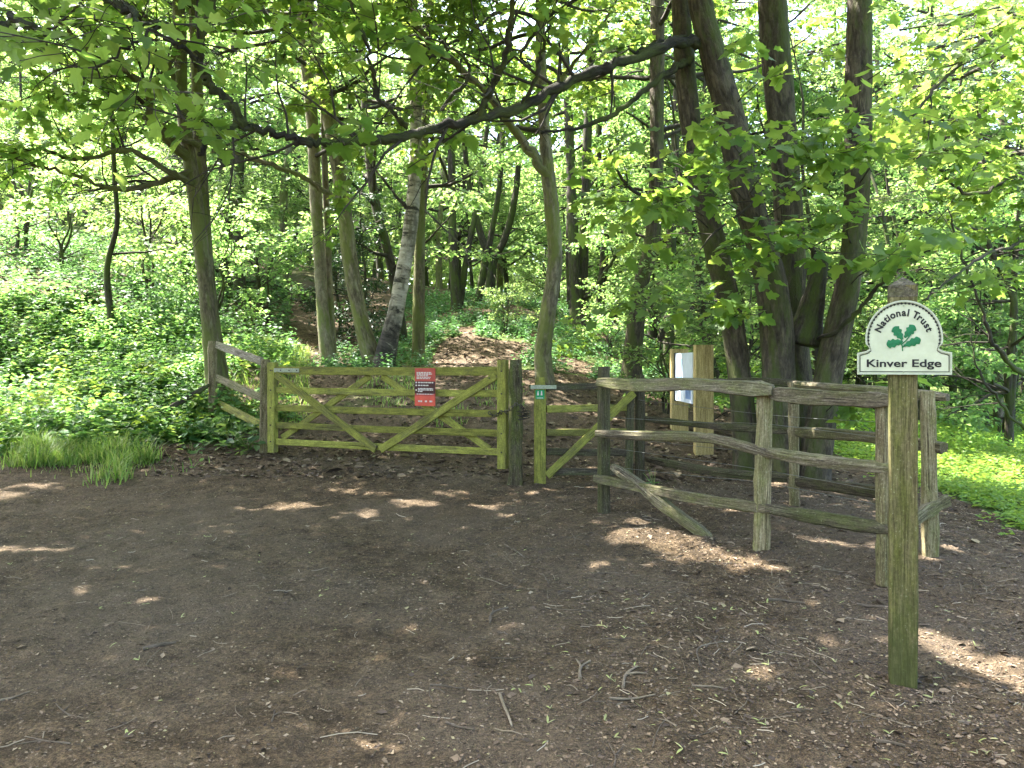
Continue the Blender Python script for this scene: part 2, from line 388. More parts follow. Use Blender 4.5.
M['key']=leaf_mat('seed_key',[(.17,.22,.05),(.24,.27,.09),(.30,.29,.13)],[(.3,.36,.1),(.4,.4,.2)],.25)
M['bark_dark']=bark_mat('dark_bark',(.016,.013,.010),(.045,.037,.029),(.095,.08,.062),(.055,.075,.015),.42)
M['bark_syc']=bark_mat('sycamore_bark',(.022,.017,.012),(.065,.052,.036),(.145,.118,.08),(.055,.07,.015),.40,1.4,5,20,(.12,.10,.068))
M['bark_pale']=bark_mat('pale_bark',(.10,.08,.055),(.19,.165,.115),(.30,.27,.20),(.13,.16,.04),.35,.5,5,14)
M['bark_moss']=bark_mat('mossy_bark',(.05,.042,.028),(.15,.13,.085),(.28,.245,.17),(.13,.15,.035),.45,1.3,5,18,(.30,.275,.20))
M['bark_olive']=bark_mat('olive_mossy_bark',(.036,.029,.018),(.105,.088,.052),(.21,.18,.115),(.10,.12,.025),.5,1.4,5,18,(.22,.20,.14))
M['bough']=bark_mat('silhouette_bough_bark',(.010,.009,.007),(.028,.024,.018),(.065,.055,.042),(.06,.075,.016),.45,1.2,7,30)  # bark colour darkened so boughs read as shaded silhouettes
M['twig']=bark_mat('twig_bark',(.018,.015,.011),(.04,.034,.025),(.075,.062,.045),(.05,.06,.015),.2,.3)
# birch: white skin, dark cross marks
m,nt,b,out=newmat('birch_bark'); N=NT(nt); g=N.attr().outputs['Vector']
a=N.noise(N.vmul(g,(9,3,3)),1,5,.7,.4); d=N.noise(N.vmul(g,(2.2,6,6)),1,5,.7)
c=N.ramp(a.outputs[0],[(.40,(.03,.027,.022)),(.48,(.26,.23,.18)),(.72,(.48,.45,.37))]).outputs[0]
c=N.mix(N.ramp(d.outputs[0],[(.50,(0,0,0)),(.62,(.8,.8,.8))]).outputs[0],c,(.10,.09,.06))
sep=N.n('ShaderNodeSeparateXYZ'); N.l(g,sep.inputs[0])
low=N.math('SUBTRACT',1.25,N.math('MULTIPLY',sep.outputs[0],.62))
fac=N.ramp(N.math('ADD',low,N.math('SUBTRACT',d.outputs[0],.5)),[(.3,(0,0,0)),(.75,(1,1,1))]).outputs[0]
c=N.mix(fac,c,N.ramp(a.outputs[0],[(.4,(.02,.018,.015)),(.62,(.07,.06,.05)),(.72,(.4,.37,.3))]).outputs[0])
N.l(c,b.inputs['Base Color']); b.inputs['Roughness'].default_value=.8; N.l(N.bump(a.outputs[0],.6,.01),b.inputs['Normal']); M['birch']=m
M['gate']=wood_mat('algae_green_timber',(.085,.083,.035),(.19,.185,.08),(.30,.285,.14),(.31,.315,.06),.80,0,.6)
M['post_dark']=wood_mat('old_post_timber',(.022,.018,.012),(.07,.058,.036),(.17,.14,.085),(.085,.10,.022),.45,.15,.8)
M['rail']=wood_mat('riven_chestnut',(.05,.040,.027),(.17,.142,.098),(.33,.285,.21),(.14,.145,.05),.40,.15,1.0)
M['rail_dark']=wood_mat('dark_riven_chestnut',(.028,.023,.016),(.085,.07,.05),(.17,.145,.105),(.08,.09,.03),.4,.05,1.0)  # darker tone of the riven chestnut
M['rail_pale']=wood_mat('bleached_rail',(.10,.085,.065),(.27,.24,.19),(.46,.42,.35),(.22,.23,.12),.15,.2,.8)
M['fpost']=wood_mat('lichened_post',(.08,.062,.034),(.24,.20,.115),(.40,.345,.22),(.19,.19,.07),.32,.40,.8)
M['signpost']=wood_mat('treated_post',(.06,.051,.024),(.125,.108,.052),(.19,.165,.09),(.10,.105,.026),.45,.05,.5)
M['yellowwood']=wood_mat('new_yellow_timber',(.36,.27,.11),(.50,.39,.17),(.60,.48,.24),None,0,0,.25)
M['captop']=bark_mat('lichened_end_grain',(.03,.026,.018),(.085,.075,.05),(.19,.175,.12),(.09,.10,.03),.3,.8,60,60)
nt=M['signpost'].node_tree; N=NT(nt); bs=[n for n in nt.nodes if n.type=='BSDF_PRINCIPLED'][0]; src=bs.inputs['Base Color'].links[0].from_socket
oc=N.n('ShaderNodeTexCoord').outputs['Object']; sz_=N.n('ShaderNodeSeparateXYZ'); N.l(oc,sz_.inputs[0]); nz_=N.noise(N.vmul(oc,(26,26,7)),1,5,.7)
af=N.ramp(N.math('ADD',N.math('MULTIPLY',sz_.outputs[2],1.3),N.math('MULTIPLY',N.math('SUBTRACT',nz_.outputs[0],.5),1.6)),[(.22,(.85,.85,.85)),(.62,(0,0,0))]).outputs[0]
N.l(N.mix(N.math('MULTIPLY',af,.8),src,N.mix(nz_.outputs[0],(.020,.026,.009),(.065,.080,.018))),bs.inputs['Base Color'])
M['enamel']=plain('pale_sign_enamel',(.40,.43,.31),.5,.12,14)
M['rim']=plain('sign_rim',(.34,.37,.28),.5,.15,40,0,.2)
M['black']=plain('black_lettering',(.012,.012,.014),.5,.1)
M['emblem']=plain('green_emblem',(.010,.115,.045),.45,.25,60)
M['red']=plain('red_notice',(.36,.060,.042),.45,.22,14); M['orange']=plain('orange_red_band',(.50,.075,.045),.45,.2,14)
M['maroon']=plain('dark_notice_band',(.05,.014,.012),.4,.2,25)
M['white']=plain('white_print',(.50,.45,.41),.5,.15,40)
M['green_disc']=plain('waymark_green',(.012,.20,.07),.4,.1)
M['steel']=plain('galvanised_steel',(.25,.27,.19),.6,.3,60,.1)
M['rust']=plain('dark_chain_steel',(.06,.052,.045),.6,.3,90,.7)
M['wire']=plain('fence_wire',(.18,.18,.17),.5,.2,60,.8)
M['poster']=plain('poster_sheet',(.60,.66,.74),.3,.12,6)
M['poster_blue']=plain('poster_picture',(.16,.24,.42),.35,.35,9)
M['poster_dark']=plain('board_edge',(.03,.03,.035),.5,.1)
M['stick']=bark_mat('dry_stick',(.05,.038,.026),(.12,.095,.07),(.21,.175,.13),None,0,.6)
M['stick_pale']=bark_mat('bleached_stick',(.10,.078,.052),(.19,.152,.106),(.29,.24,.175),None,0,.5)
# litter flakes
m,nt,b,out=newmat('leaf_litter'); N=NT(nt); geo=N.n('ShaderNodeNewGeometry')
c=N.ramp(geo.outputs['Random Per Island'],[(0,(.03,.022,.016)),(.35,(.075,.053,.037)),(.60,(.12,.085,.055)),(.84,(.18,.13,.085)),(.95,(.25,.195,.13)),(1,(.24,.22,.10))]).outputs[0]
N.l(c,b.inputs['Base Color']); b.inputs['Roughness'].default_value=.8; M['litter']=m
m,nt,b,out=newmat('twig_crumbs'); N=NT(nt); geo=N.n('ShaderNodeNewGeometry')
c=N.ramp(geo.outputs['Random Per Island'],[(0,(.035,.026,.017)),(.4,(.10,.075,.048)),(.75,(.20,.155,.105)),(1,(.36,.30,.22))]).outputs[0]
N.l(c,b.inputs['Base Color']); b.inputs['Roughness'].default_value=.8; M['twiglitter']=m
# ground
m,nt,b,out=newmat('woodland_dirt'); N=NT(nt); co=N.n('ShaderNodeTexCoord').outputs['Object']
n1=N.noise(co,.55,6,.6); n2=N.noise(co,5,8,.7); n3=N.noise(co,42,6,.7); n4=N.noise(co,140,3,.6)
dirt=N.ramp(n2.outputs[0],[(.28,(.030,.0225,.0145)),(.5,(.080,.057,.034)),(.72,(.146,.108,.067))]).outputs[0]
dirt=N.mix(.75,dirt,N.ramp(n3.outputs[0],[(.32,(.22,.2,.18)),(.5,(.95,.95,.95)),(.66,(1.9,1.8,1.65))]).outputs[0],'MULTIPLY')
dirt=N.mix(N.ramp(n1.outputs[0],[(.42,(0,0,0)),(.6,(.7,.7,.7))]).outputs[0],dirt,N.mix(n3.outputs[0],(.052,.039,.026),(.19,.147,.104)))
vo=N.n('ShaderNodeTexVoronoi',feature='F1'); vo.inputs['Scale'].default_value=70; vo.inputs['Randomness'].default_value=1
wc=N.n('ShaderNodeVectorMath',operation='ADD'); N.l(co,wc.inputs[0]); nn=N.noise(co,30,2); N.l(N.vmul(nn.outputs['Color'],(.03,.03,.03)),wc.inputs[1]); N.l(wc.outputs[0],vo.inputs['Vector'])
sx=N.n('ShaderNodeSeparateXYZ'); N.l(vo.outputs['Color'],sx.inputs[0])
fl=N.ramp(sx.outputs[0],[(.86,(0,0,0)),(.88,(1,1,1))]).outputs[0]
flc=N.ramp(sx.outputs[1],[(0,(.03,.02,.014)),(.5,(.14,.105,.075)),(1,(.27,.22,.165))]).outputs[0]
near=N.ramp(vo.outputs['Distance'],[(.38,(1,1,1)),(.5,(0,0,0))]).outputs[0]
dirt=N.mix(N.math('MULTIPLY',N.math('MULTIPLY',fl,near),.75),dirt,flc)
dirt=N.mix(.8,dirt,N.ramp(n4.outputs[0],[(.34,(.45,.42,.4)),(.52,(1,1,1)),(.68,(1.6,1.55,1.45))]).outputs[0],'MULTIPLY')
veg=N.attr('veg').outputs['Fac']
vf=N.ramp(N.math('ADD',veg,N.math('MULTIPLY',N.math('SUBTRACT',n2.outputs[0],.5),.9)),[(.4,(0,0,0)),(.65,(1,1,1))]).outputs[0]
col=N.mix(N.math('MULTIPLY',vf,.9),dirt,N.mix(n3.outputs[0],(.03,.05,.014),(.09,.13,.03)))
N.l(col,b.inputs['Base Color']); b.inputs['Roughness'].default_value=.95; b.inputs['Specular IOR Level'].default_value=.12
n5=N.noise(co,15,5,.65)
hh=N.math('ADD',N.math('MULTIPLY',n5.outputs[0],1.4),N.math('ADD',N.math('MULTIPLY',n3.outputs[0],.7),N.math('MULTIPLY',n4.outputs[0],.35)))
N.l(N.bump(hh,1.0,.034),b.inputs['Normal']); M['ground']=m

# ------------------------------------------------------------------ ground sheet
def edge_left(x): return np.interp(x,[-30,-6.5,-5.6,-5,-4.3,-3.4,-2.6],[8.6,8.9,9.0,9.35,9.9,10.6,11.6])
def veg_density(x,y):
    px=CX+F*x/np.maximum(y,.5); nz=vnoise(x/1.3,y/1.3,31); n2=vnoise(x/.5,y/.5,32)
    left=((y>edge_left(x)+.5*(n2-.5))&(px<292+30*(nz-.5)))*1.0
    left*=np.where((px<135)&(px>15)&(y<9.5),.15,1)
    left*=np.where(px>225,np.where(nz>.35,.55,.2),1)
    left=np.where((y>15.0)&(y<21)&(px<135),left*.45,left)
    mound=((x>-3.4)&(x<5.5)&(y>14.6)&(y<24.5)&(n2+nz>.72))*.85
    pth=np.abs(px-(462+(y-14)*8))<46; mound=np.where(pth&(y<18),0,mound)
    right=(x>4.35+.5*(n2-.5)+np.clip(4.5-y,0,9)*.5)*1.0
    right=np.where((y>9)&(x<4.35+(y-9)*.12),right*.5,right)
    behind=((px>292)&(px<430)&(y>10.5)&(y<17)&(nz>.42))*.5
    far=((y>24.5)&(nz>.4))*.5
    return np.clip(np.maximum.reduce([left,mound,right,behind,far]),0,1)
def geom(a,b,n,first):
    s=first; r=1.0
    lo,hi=1.0,2.0
    for _ in range(60):
        r=(lo+hi)/2; tot=s*(r**n-1)/(r-1+1e-12)
        if tot<b-a: lo=r
        else: hi=r
    return a+np.cumsum(s*r**np.arange(n))
xs=np.arange(-6.3,6.301,.034); e=geom(6.3,170,42,.05); xs=np.concatenate([-e[::-1],xs,e])
ys=np.arange(2.2,10.0,.034); ya=np.arange(10.0,26,.12); yb=geom(26,190,26,.3); yc=geom(0,72,28,.06)
ys=np.concatenate([2.2-yc[::-1],ys,ya,yb])
X,Y=np.meshgrid(xs,ys); Z=HF(X,Y); nx,ny=len(xs),len(ys)
mb=MB(); i=(np.arange(ny-1)[:,None]*nx+np.arange(nx-1)[None]).ravel()
mb.add(np.stack([X,Y,Z],-1).reshape(-1,3),[np.stack([i,i+1,i+nx+1,i+nx],-1)])
go=struct(mb.build('ground',M['ground'],smooth=True))
va=go.data.attributes.new('veg','FLOAT','POINT'); va.data.foreach_set('value',veg_density(X.ravel(),Y.ravel()))

# ------------------------------------------------------------------ field gate
def px_pt(px,zpt,D): return np.array([(px-CX)/F*D,D,zpt])
GL=np.array([-3.02,9.62]); GR=np.array([-.055,8.42])
gd=unit(np.append(GR-GL,0)); gn=np.array([gd[1],-gd[0],0.]); 
if gn[1]>0: gn=-gn           # towards the viewer
glen=np.linalg.norm(GR-GL)
def gp(t,z,off=0): return np.array([GL[0],GL[1],0])+gd*t*glen+np.array([0,0,z])+gn*off
gate=thing('field_gate','green algae covered wooden five-bar field gate with crossed braces, closed across the path','gate',(GL[0],GL[1],h1(*GL)))
for t,z0,z1 in ((0.012,.40,1.52),(.985,.355,1.545)):
    mb=MB(); beam(mb,gp(t,z0),gp(t,z1),.11,.085,up=gn,ch=.008,seg=10); mb.build('stile',M['gate'],gate)
for k,z in enumerate((1.422,1.175,.955,.74,.535)):
    mb=MB(); beam(mb,gp(.031,z),gp(.966,z),.055 if k==0 else .028,.095 if k==0 else .078,up=(0,0,1),ch=.005,seg=14,bend=(0,0,-.006))
    mb.build('rail',M['gate'],gate)
for s,(ta,za,tb,zb) in enumerate(((.035,1.372,.485,.50),(.505,.50,.962,1.372),(.05,.58,.45,1.36),(.50,1.36,.93,.56))):
    off=.032 if s<2 else -.030
    mb=MB(); beam(mb,gp(ta,za,off),gp(tb,zb,off),.024,.088 if s<2 else .075,up=(0,0,1),ch=.004,seg=10); mb.build('brace',M['gate'],gate)
mb=MB(); beam(mb,gp(.0,1.422,.036),gp(.145,1.422,.036),.008,.05,up=(0,0,1),ch=.002,seg=3,rough=.0003)
hg=mb.build('hinge_strap',M['steel'],gate)
for t in (.02,.06,.10,.135):
    mb=MB(); tube(mb,[gp(t,1.422,.038),gp(t,1.422,.046)],[.009,.008],8); mb.build('bolt',M['rust'],hg)
for t,zz,of in [(q,z_,.047) for q in (.012,.985) for z_ in (1.422,1.175,.955,.74,.535)]+[(.49,.535,.047),(.06,1.345,.047),(.94,1.345,.047)]:
    mb=MB(); tube(mb,[gp(t,zz,of-.006),gp(t,zz,of+.004)],[.010,.008],7); mb.build('bolt',M['rust'],gate)
# posts
def post(name,mat,label,px,D,z1,w,d,top='flat',lean=(0,0),rot=0.0,sink=.15,rough=.004,parent=None):
    x=(px-CX)/F*D; z0=h1(x,D)
    mb=MB(); up=np.array([math.sin(rot),-math.cos(rot),0])
    a=np.array([x,D,z0-sink]); b=np.array([x+lean[0],D+lean[1],z1])
    tp=np.ones(13)
    if top=='worn': tp=np.concatenate([np.full(11,1),[.97,.78]])
    beam(mb,a,b,w,d,up=up,ch=min(w,d)*.16,seg=12,rough=rough,taper=tp)
    if parent is not None: return mb.build(name,mat,parent)
    o=mb.build(name,mat,loc=(x,D,z0)); return tag(o,label,'post')
post('gate_post',M['post_dark'],'thick dark weathered gate post with the chain around it, beside the small gate',515.5,8.28,1.545,.145,.15,'worn',rough=.007)
post('gate_post',M['fpost'],'pale lichened hanging post at the hinge end of the field gate',264.5,9.76,1.56,.12,.12,'worn',lean=(.02,0),rough=.005)
# chain
chain=MB(); cpath=[]
c0=gp(.985,.98,.07)
pp=smooth_path([gp(.94,.97,.06),gp(.965,.93,.075),c0,P(508,411,8.17),P(516,404,8.13),P(523,408,8.16),P(525.5,415,8.28),P(516,418,8.385),P(506,412,8.34)],26)
for i in range(len(pp)-1):
    c=(pp[i]+pp[i+1])/2; d=unit(pp[i+1]-pp[i]); L=np.linalg.norm(pp[i+1]-pp[i])*.66
    s=unit(np.cross(d,[0,0,1.] if i%2 else gn)); a=np.linspace(0,2*np.pi,11)[:-1]
    ring=np.array([c+d*L*math.cos(t)+s*.016*math.sin(t) for t in a]); ring=np.vstack([ring,ring[:1],])
    tube(chain,ring,np.full(len(ring),.0045),5,cap=False)
for i in range(3):
    a=np.linspace(0,2*np.pi,13); c=P(522,412+i*3,8.28); tube(chain,[c+np.array([.088*math.cos(t),.09*math.sin(t),.012*math.sin(2*t+i)]) for t in a],np.full(13,.006),5,cap=False)
tag(chain.build('chain',M['rust'],loc=tuple(c0)),'dark steel chain looped round the gate post and the end of the field gate','chain')
# notice
def quadbox(mb,c,ux,uz,w,h,n,t):
    """thin box centred c, axes ux/uz, thickness t along n"""
    v=[c+ux*sx*w/2+uz*sz*h/2+n*sn*t/2 for sn in (1,-1) for sx,sz in ((-1,-1),(1,-1),(1,1),(-1,1))]
    mb.add(v,[np.array([(0,1,2,3),(7,6,5,4),(1,0,4,5),(2,1,5,6),(3,2,6,7),(0,3,7,4)])])
uz=np.array([0,0,1.])
def onsign(u,v,lift): return nc+gd*u*nw/2+uz*v*nh/2+gn*lift
tn=(-.70+0.0)
nw,nh=.262,.43
sx=(427-CX)/F; # find where view ray meets gate line
A=np.array([[gd[0],-sx],[gd[1],-1]]); tt=np.linalg.solve(A,-GL)[0]/glen
nc=gp(tt,1.5-(387-364)/770*(GL[1]+gd[1]*tt*glen),.045)
nt_=thing('notice','red and black notice with white lettering fixed to the rails of the field gate','notice',tuple(nc))
mb=MB(); quadbox(mb,nc,gd,uz,nw,nh,gn,.005); mb.build('board',M['red'],nt_)
mb=MB(); quadbox(mb,onsign(0,-.02,.0045),gd,uz,nw*.998,nh*.325,gn,.002); mb.build('dark_band',M['maroon'],nt_)
mb=MB(); quadbox(mb,onsign(0,-.73,.0036),gd,uz,nw*.998,nh*.255,gn,.002); mb.build('lower_band',M['orange'],nt_)
mb=MB(); rr=np.random.default_rng(3)
def line(v,u0,u1,hh,lift=.0065):
    u=u0
    while u<u1:
        w=min(rr.uniform(.12,.3),u1-u); quadbox(mb,onsign(u+w/2,v,lift),gd,uz,w*nw/2,hh,gn,.001); u+=w+.05
for v,u0,u1,hh in ((.77,-.82,.62,.011),(.69,-.82,.68,.014),(.60,-.80,.30,.010),(.52,-.82,.55,.010),(.45,-.82,.5,.009)): line(v,u0,u1,hh,.0035)
for v,u0,u1,hh in ((.24,-.68,.82,.014),(.09,-.68,.35,.014),(-.08,-.68,.8,.012),(-.15,-.68,.8,.012),(-.23,-.68,-.2,.012)): line(v,u0,u1,hh)
for v in (.24,.09,-.16): quadbox(mb,onsign(-.85,v,.0065),gd,uz,.016,.018,gn,.001)
line(-.37,-.82,.8,.009,.0035); line(-.55,-.85,.85,.007,.0036)
for u0,u1 in ((-.65,-.28),(.0,.2),(.45,.75)): line(-.75,u0,u1,.018,.0055)
mb.build('lettering',M['white'],nt_)

# ------------------------------------------------------------------ left fence and prop
lf=thing('fence','short three-rail wooden fence joining the hinge end of the gate, on the left bank','fence',P(240,430,10.2)*[1,1,0]+[0,0,h1(-3.7,10.2)])
mb=MB(); cleft(mb,[P(213.5,432,10.8),P(213,380,10.8),P(212.5,341,10.8)],.135,.13,R,16,(1,.9),.04); mb.build('post',M['fpost'],lf)
for a,b_,mt in (((217,345),(262,361.5),'rail_pale'),((217,378),(262,398),'rail'),((219,404),(262,425),'gate')):
    mb=MB(); beam(mb,P(*a,10.76),P(*b_,9.84),.04,.10,ch=.008,seg=8,rough=.004); mb.build('rail',M[mt],lf)
mb=MB(); cleft(mb,[P(152,417,10.6),P(180,402,10.7),P(209,385,10.72)],.07,.07,R,14); 
tag(mb.build('leaning_pole',M['bark_dark'],loc=tuple(P(152,417,10.6))),'dark pole leaning out of the nettles against the left fence post','pole')

# ------------------------------------------------------------------ small gate
def sp(px,py,D): return P(px,py,D)
sg=thing('small_gate','narrow wooden kissing gate with green waymark and diagonal brace, right of the chained post','gate',(.3,8.25,h1(.3,8.25)))
x=(540-CX)/F*8.25
mb=MB(); beam(mb,(x,8.25,h1(x,8.25)+.01),(x,8.25,1.36),.125,.10,up=(0,-1,0),ch=.012,seg=10,taper=np.concatenate([np.ones(9),[.97,.72]])); st=mb.build('stile',M['gate'],sg)
mb=MB(); beam(mb,P(629,476,8.58),P(630,386,8.58),.085,.075,up=(0,-1,0),ch=.008,seg=8); mb.build('stile',M['rail_dark'],sg)
for py0,py1,mt in ((387.5,385,'rail_dark'),(409,407.5,'gate'),(432.5,432,'gate'),(451.5,453,'rail_dark'),(471.5,472,'rail_dark')):
    mb=MB(); beam(mb,P(546.5,py0,8.26),P(626,py1,8.55),.032,.075,ch=.005,seg=8); mb.build('rail',M[mt],sg)
mb=MB(); beam(mb,P(547,476,8.22),P(634,393,8.50),.026,.085,ch=.005,seg=8); mb.build('brace',M['gate'],sg)
yy=8.25-.052
def flat(px,py,w,h,y,t=.006): 
    m_=MB(); quadbox(m_,P(px,py,y),np.array([1.,0,0]),uz,w,h,np.array([0,-1.,0]),t); return m_
o=flat(543.5,387,.275,.042,yy-.012,.012).build('latch_bar',M['steel'],sg)
mb=MB(); quadbox(mb,P(530,388,yy+.01),np.array([1.,0,0]),uz,.025,.07,np.array([0,-1.,0]),.05); mb.build('latch_catch',M['post_dark'],sg)
wm=flat(540,394.5,.094,.098,yy-.004).build('waymark',M['green_disc'],st)
mb=MB()
for dx in (-2.0,1.6):   # two small white walking figures
    c=P(540+dx,393.5,yy-.0085); tube(mb,[c+[0,0,.018],c+[0,0,.027]],[.007,.006],6)
    tri=[c+[-.010,0,-.02],c+[.010,0,-.02],c+[.006,0,.016],c+[-.006,0,.016]]
    mb.add(np.array(tri),[np.array([0,1,2,3])])
quadbox(mb,P(540,398,yy-.008),np.array([1.,0,0]),uz,.07,.007,np.array([0,-1.,0]),.001)
wmk=mb.build('waymark_symbol',M['white'],sg)

# ------------------------------------------------------------------ corral fences
DA,DB,DC,DD,DE,DF=6.8,5.7,5.0,5.42,7.2,8.62
ff=thing('fence','grey riven rail fence in front, from the small gate to the sign post','fence',(P(762,549,DB)))
rF=np.random.default_rng(11)
def vpost(par,px,D,pt,w,mat,lean=0,d=None):
    x=(px-CX)/F*D; z0=h1(x,D); mb=MB(); top=P(px+lean,pt,D)
    cleft(mb,[(x,D,z0-.12),(x*.6+top[0]*.4,D,z0*.6+top[2]*.4),top],w,d or w*.95,rF,18,(1,.93),.05); return mb.build('post',M[mat],par)
vpost(ff,604,DA,366.5,.105,'rail_dark'); vpost(ff,761,DB,388,.105,'fpost',4); vpost(ff,885.5,DC,400,.11,'fpost',-1)
fo=-.085
def rail(par,pts,w,h,mat,n=22,ends=(.75,.65),rough=.09):
    mb=MB(); cleft(mb,[P(*q) for q in pts],w*.95,h*.90,rF,n,ends,rough); return mb.build('rail',M[mat],par)
rail(ff,[(597,382,DA+fo),(640,386,6.5),(690,384.5,6.1),(735,388,5.8),(773,390.5,DB+fo-.02)],.09,.105,'rail_pale' if 0 else 'rail')
rail(ff,[(771,393,DB+fo+.02),(820,397,5.32),(893,400,DC+fo)],.07,.115,'rail')
rail(ff,[(596,433.5,DA+fo),(645,436,6.45),(700,437.5,6.05),(735,444,5.82),(772,455,DB+fo)],.07,.085,'rail')
rail(ff,[(768,452,DB+fo+.02),(820,461,5.3),(892,468,DC+fo)],.06,.09,'rail')
rail(ff,[(594,478,DA+fo),(640,487,6.5),(700,499,6.05),(770,509,DB+fo)],.07,.10,'rail')
rail(ff,[(766,508,DB+fo+.02),(820,518,5.35),(892,530,DC+fo)],.06,.095,'rail_dark')
for z0,z1,z2 in ((417,424,438),(447,470,492),(466,483,506)):
    mb=MB(); tube(mb,smooth_path([P(604,z0,DA+.07),P(700,(z0+z1)/2+2,6.15),P(764,z1,DB+.08),P(886,z2,DC+.08)],30),np.full(30,.0022),4); mb.build('wire',M['wire'],ff)
rf=thing('fence','riven rail fence at the back, behind the front one, ending right of the sign','fence',(P(794,505,DE)))
vpost(rf,640,DF,375,.10,'rail_dark'); vpost(rf,794.5,DE,382.5,.095,'fpost',-1); vpost(rf,930,DD,391,.105,'fpost',-3)
bo=.08
rail(rf,[(634,381,DF+bo),(700,383,7.95),(760,381.5,7.5),(798,384,DE+bo)],.07,.085,'rail_dark')
rail(rf,[(790,384,DE+bo+.02),(860,390,6.2),(948,397.5,DD+.09)],.075,.08,'rail')
rail(rf,[(645,419,DF+bo),(720,426.5,7.8),(800,431.5,DE+bo)],.06,.075,'rail_dark')
rail(rf,[(790,431,DE+bo+.03),(870,437,6.1),(944,448,DD-.09)],.08,.10,'rail',ends=(.75,.9))
rail(rf,[(646,459,DF+bo),(720,472,7.7),(800,479,DE+bo)],.06,.10,'rail_dark')
rail(rf,[(790,481,DE+bo+.03),(870,491,6.1),(915,499,5.55)],.07,.10,'rail_dark')
rail(rf,[(905,526,DC+.15),(925,512,DD-.09),(947,500,DD-.02)],.07,.105,'rail',n=12,ends=(.8,.85))
for z0,z1,z2 in ((400,417,425),(440,455,470)):
    mb=MB(); tube(mb,smooth_path([P(640,z0,DF-.07),P(720,(z0+z1)/2+1,7.9),P(794,z1,DE-.07),P(930,z2,DD+.1)],26),np.full(26,.0022),4); mb.build('wire',M['wire'],rf)
mb=MB(); cleft(mb,[P(612,466,6.66),P(640,485,6.52),P(668,508,6.3),P(714,541,6.05)],.10,.085,rF,20,(.5,.5),.14)
tag(mb.build('fallen_rail',M['rail'],loc=tuple(P(714,541,6.05))),'broken riven rail slanting from the fence down to the ground beside its first post','fallen rail')

# ------------------------------------------------------------------ sign
SR=.40; SN=np.array([-math.sin(SR),-math.cos(SR),0]); SX=np.array([math.cos(SR),-math.sin(SR),0])
SF=3.595; wv=.120; sface=np.array([(904-CX)/F*SF,SF,0]); sc_=sface-SN*wv/2; sxx,SD=sc_[0],sc_[1]; sz0=h1(sxx,SD)
sign=thing('sign','tall square wooden post carrying a white domed sign with green oak leaf emblem','sign',(sxx,SD,sz0))
mb=MB(); up=SN
beam(mb,(sxx,SD,sz0-.15),(sxx-.003,SD,1.868),wv,wv,up=up,ch=.006,seg=16,rough=.0012)
# four-way weathered top
tt_=np.array([sxx-.003,SD,1.8685]); pm=mb; mb=MB(); b1=np.cross([0,0,1.],up)
c4=[tt_+b1*sa*wv*.497+up*sb*wv*.497 for sa,sb in ((-1,-1),(1,-1),(1,1),(-1,1))]
cu=[q+[0,0,-.055] for q in c4]; cu=[tt_+[0,0,-.055]+(q-tt_-[0,0,-.055])*1.02 for q in cu]; c4=[tt_+(q-tt_)*1.02 for q in c4]
mb.add(np.array(c4+[tt_+[0,0,.045]]+cu),[np.array([(0,1,4),(1,2,4),(2,3,4),(3,0,4)]),np.array([(5,6,1,0),(6,7,2,1),(7,8,3,2),(8,5,0,3)])])
pob=pm.build('post',M['signpost'],sign); mb.build('weathered_top',M['captop'],pob)
pf=sface+SN*.014; K=pf[1]/F       # sign plane, facing the visitor
def S(zx,zy,l=0.0):
    c=pf+SX*((zx-904.9)*K*.985*math.cos(SR))+SN*l
    return np.array([c[0],c[1],1.5-(zy-HY)*K])
def outline(inset):
    r=38.3-inset; cx,cy=904.2,338.6
    a0=math.radians(-7); arc=[(cx+r*math.cos(a),cy-r*math.sin(a)) for a in np.linspace(a0,math.pi-a0,44)]
    R_=951-inset; L_=857.6+inset; bot=374.6-inset; q=inset
    lft=[(869.2+q*.6,346.6+q*.3),(870.3+q*.5,348.6+q*.7),(867.5+q*.3,350.4+q),(863.5,351.6+q),(L_,352.6+q)]
    rgt=[(1808.4-x_,y_) for x_,y_ in lft][::-1]; rgt[0]=(R_,352.6+q)
    return arc+lft+[(L_,bot),(R_,bot)]+rgt
def slab(pts,l0,l1):
    mb=MB(); n=len(pts); v=[S(*p,l1) for p in pts]+[S(*p,l0) for p in pts]
    mb.add(np.array(v),[np.arange(n)[::-1],np.arange(n)+n,np.array([(i,(i+1)%n,n+(i+1)%n,n+i) for i in range(n)])]); return mb
def band(pa,pb,l0,l1):
    mb=MB(); n=len(pa); v=[S(*p,l1) for p in pa]+[S(*p,l1) for p in pb]+[S(*p,l0) for p in pa]+[S(*p,l0) for p in pb]
    q=[]
    for i in range(n):
        j=(i+1)%n; q+=[(i,j,n+j,n+i),(2*n+i,2*n+j,j,i),(n+i,n+j,3*n+j,3*n+i)]
    mb.add(np.array(v),[np.array(q)]); return mb
panel=slab(outline(0),-.011,.0).build('panel',M['enamel'],sign)
band(outline(0),outline(1.6),.0,.005).build('rim',M['rim'],panel)
band(outline(2.5),outline(3.25),.0005,.0016).build('border_line',M['black'],panel)
mb=MB()   # dotted edge inside the dome
for a in np.linspace(-.15,math.pi+.15,34):
    c=S(904.2+35.2*math.cos(a),338.6-35.2*math.sin(a),.001); 
    tube(mb,[c,c+SN*.0012],[.0050,.0050],8)
mb.build('border_beading',M['black'],panel)
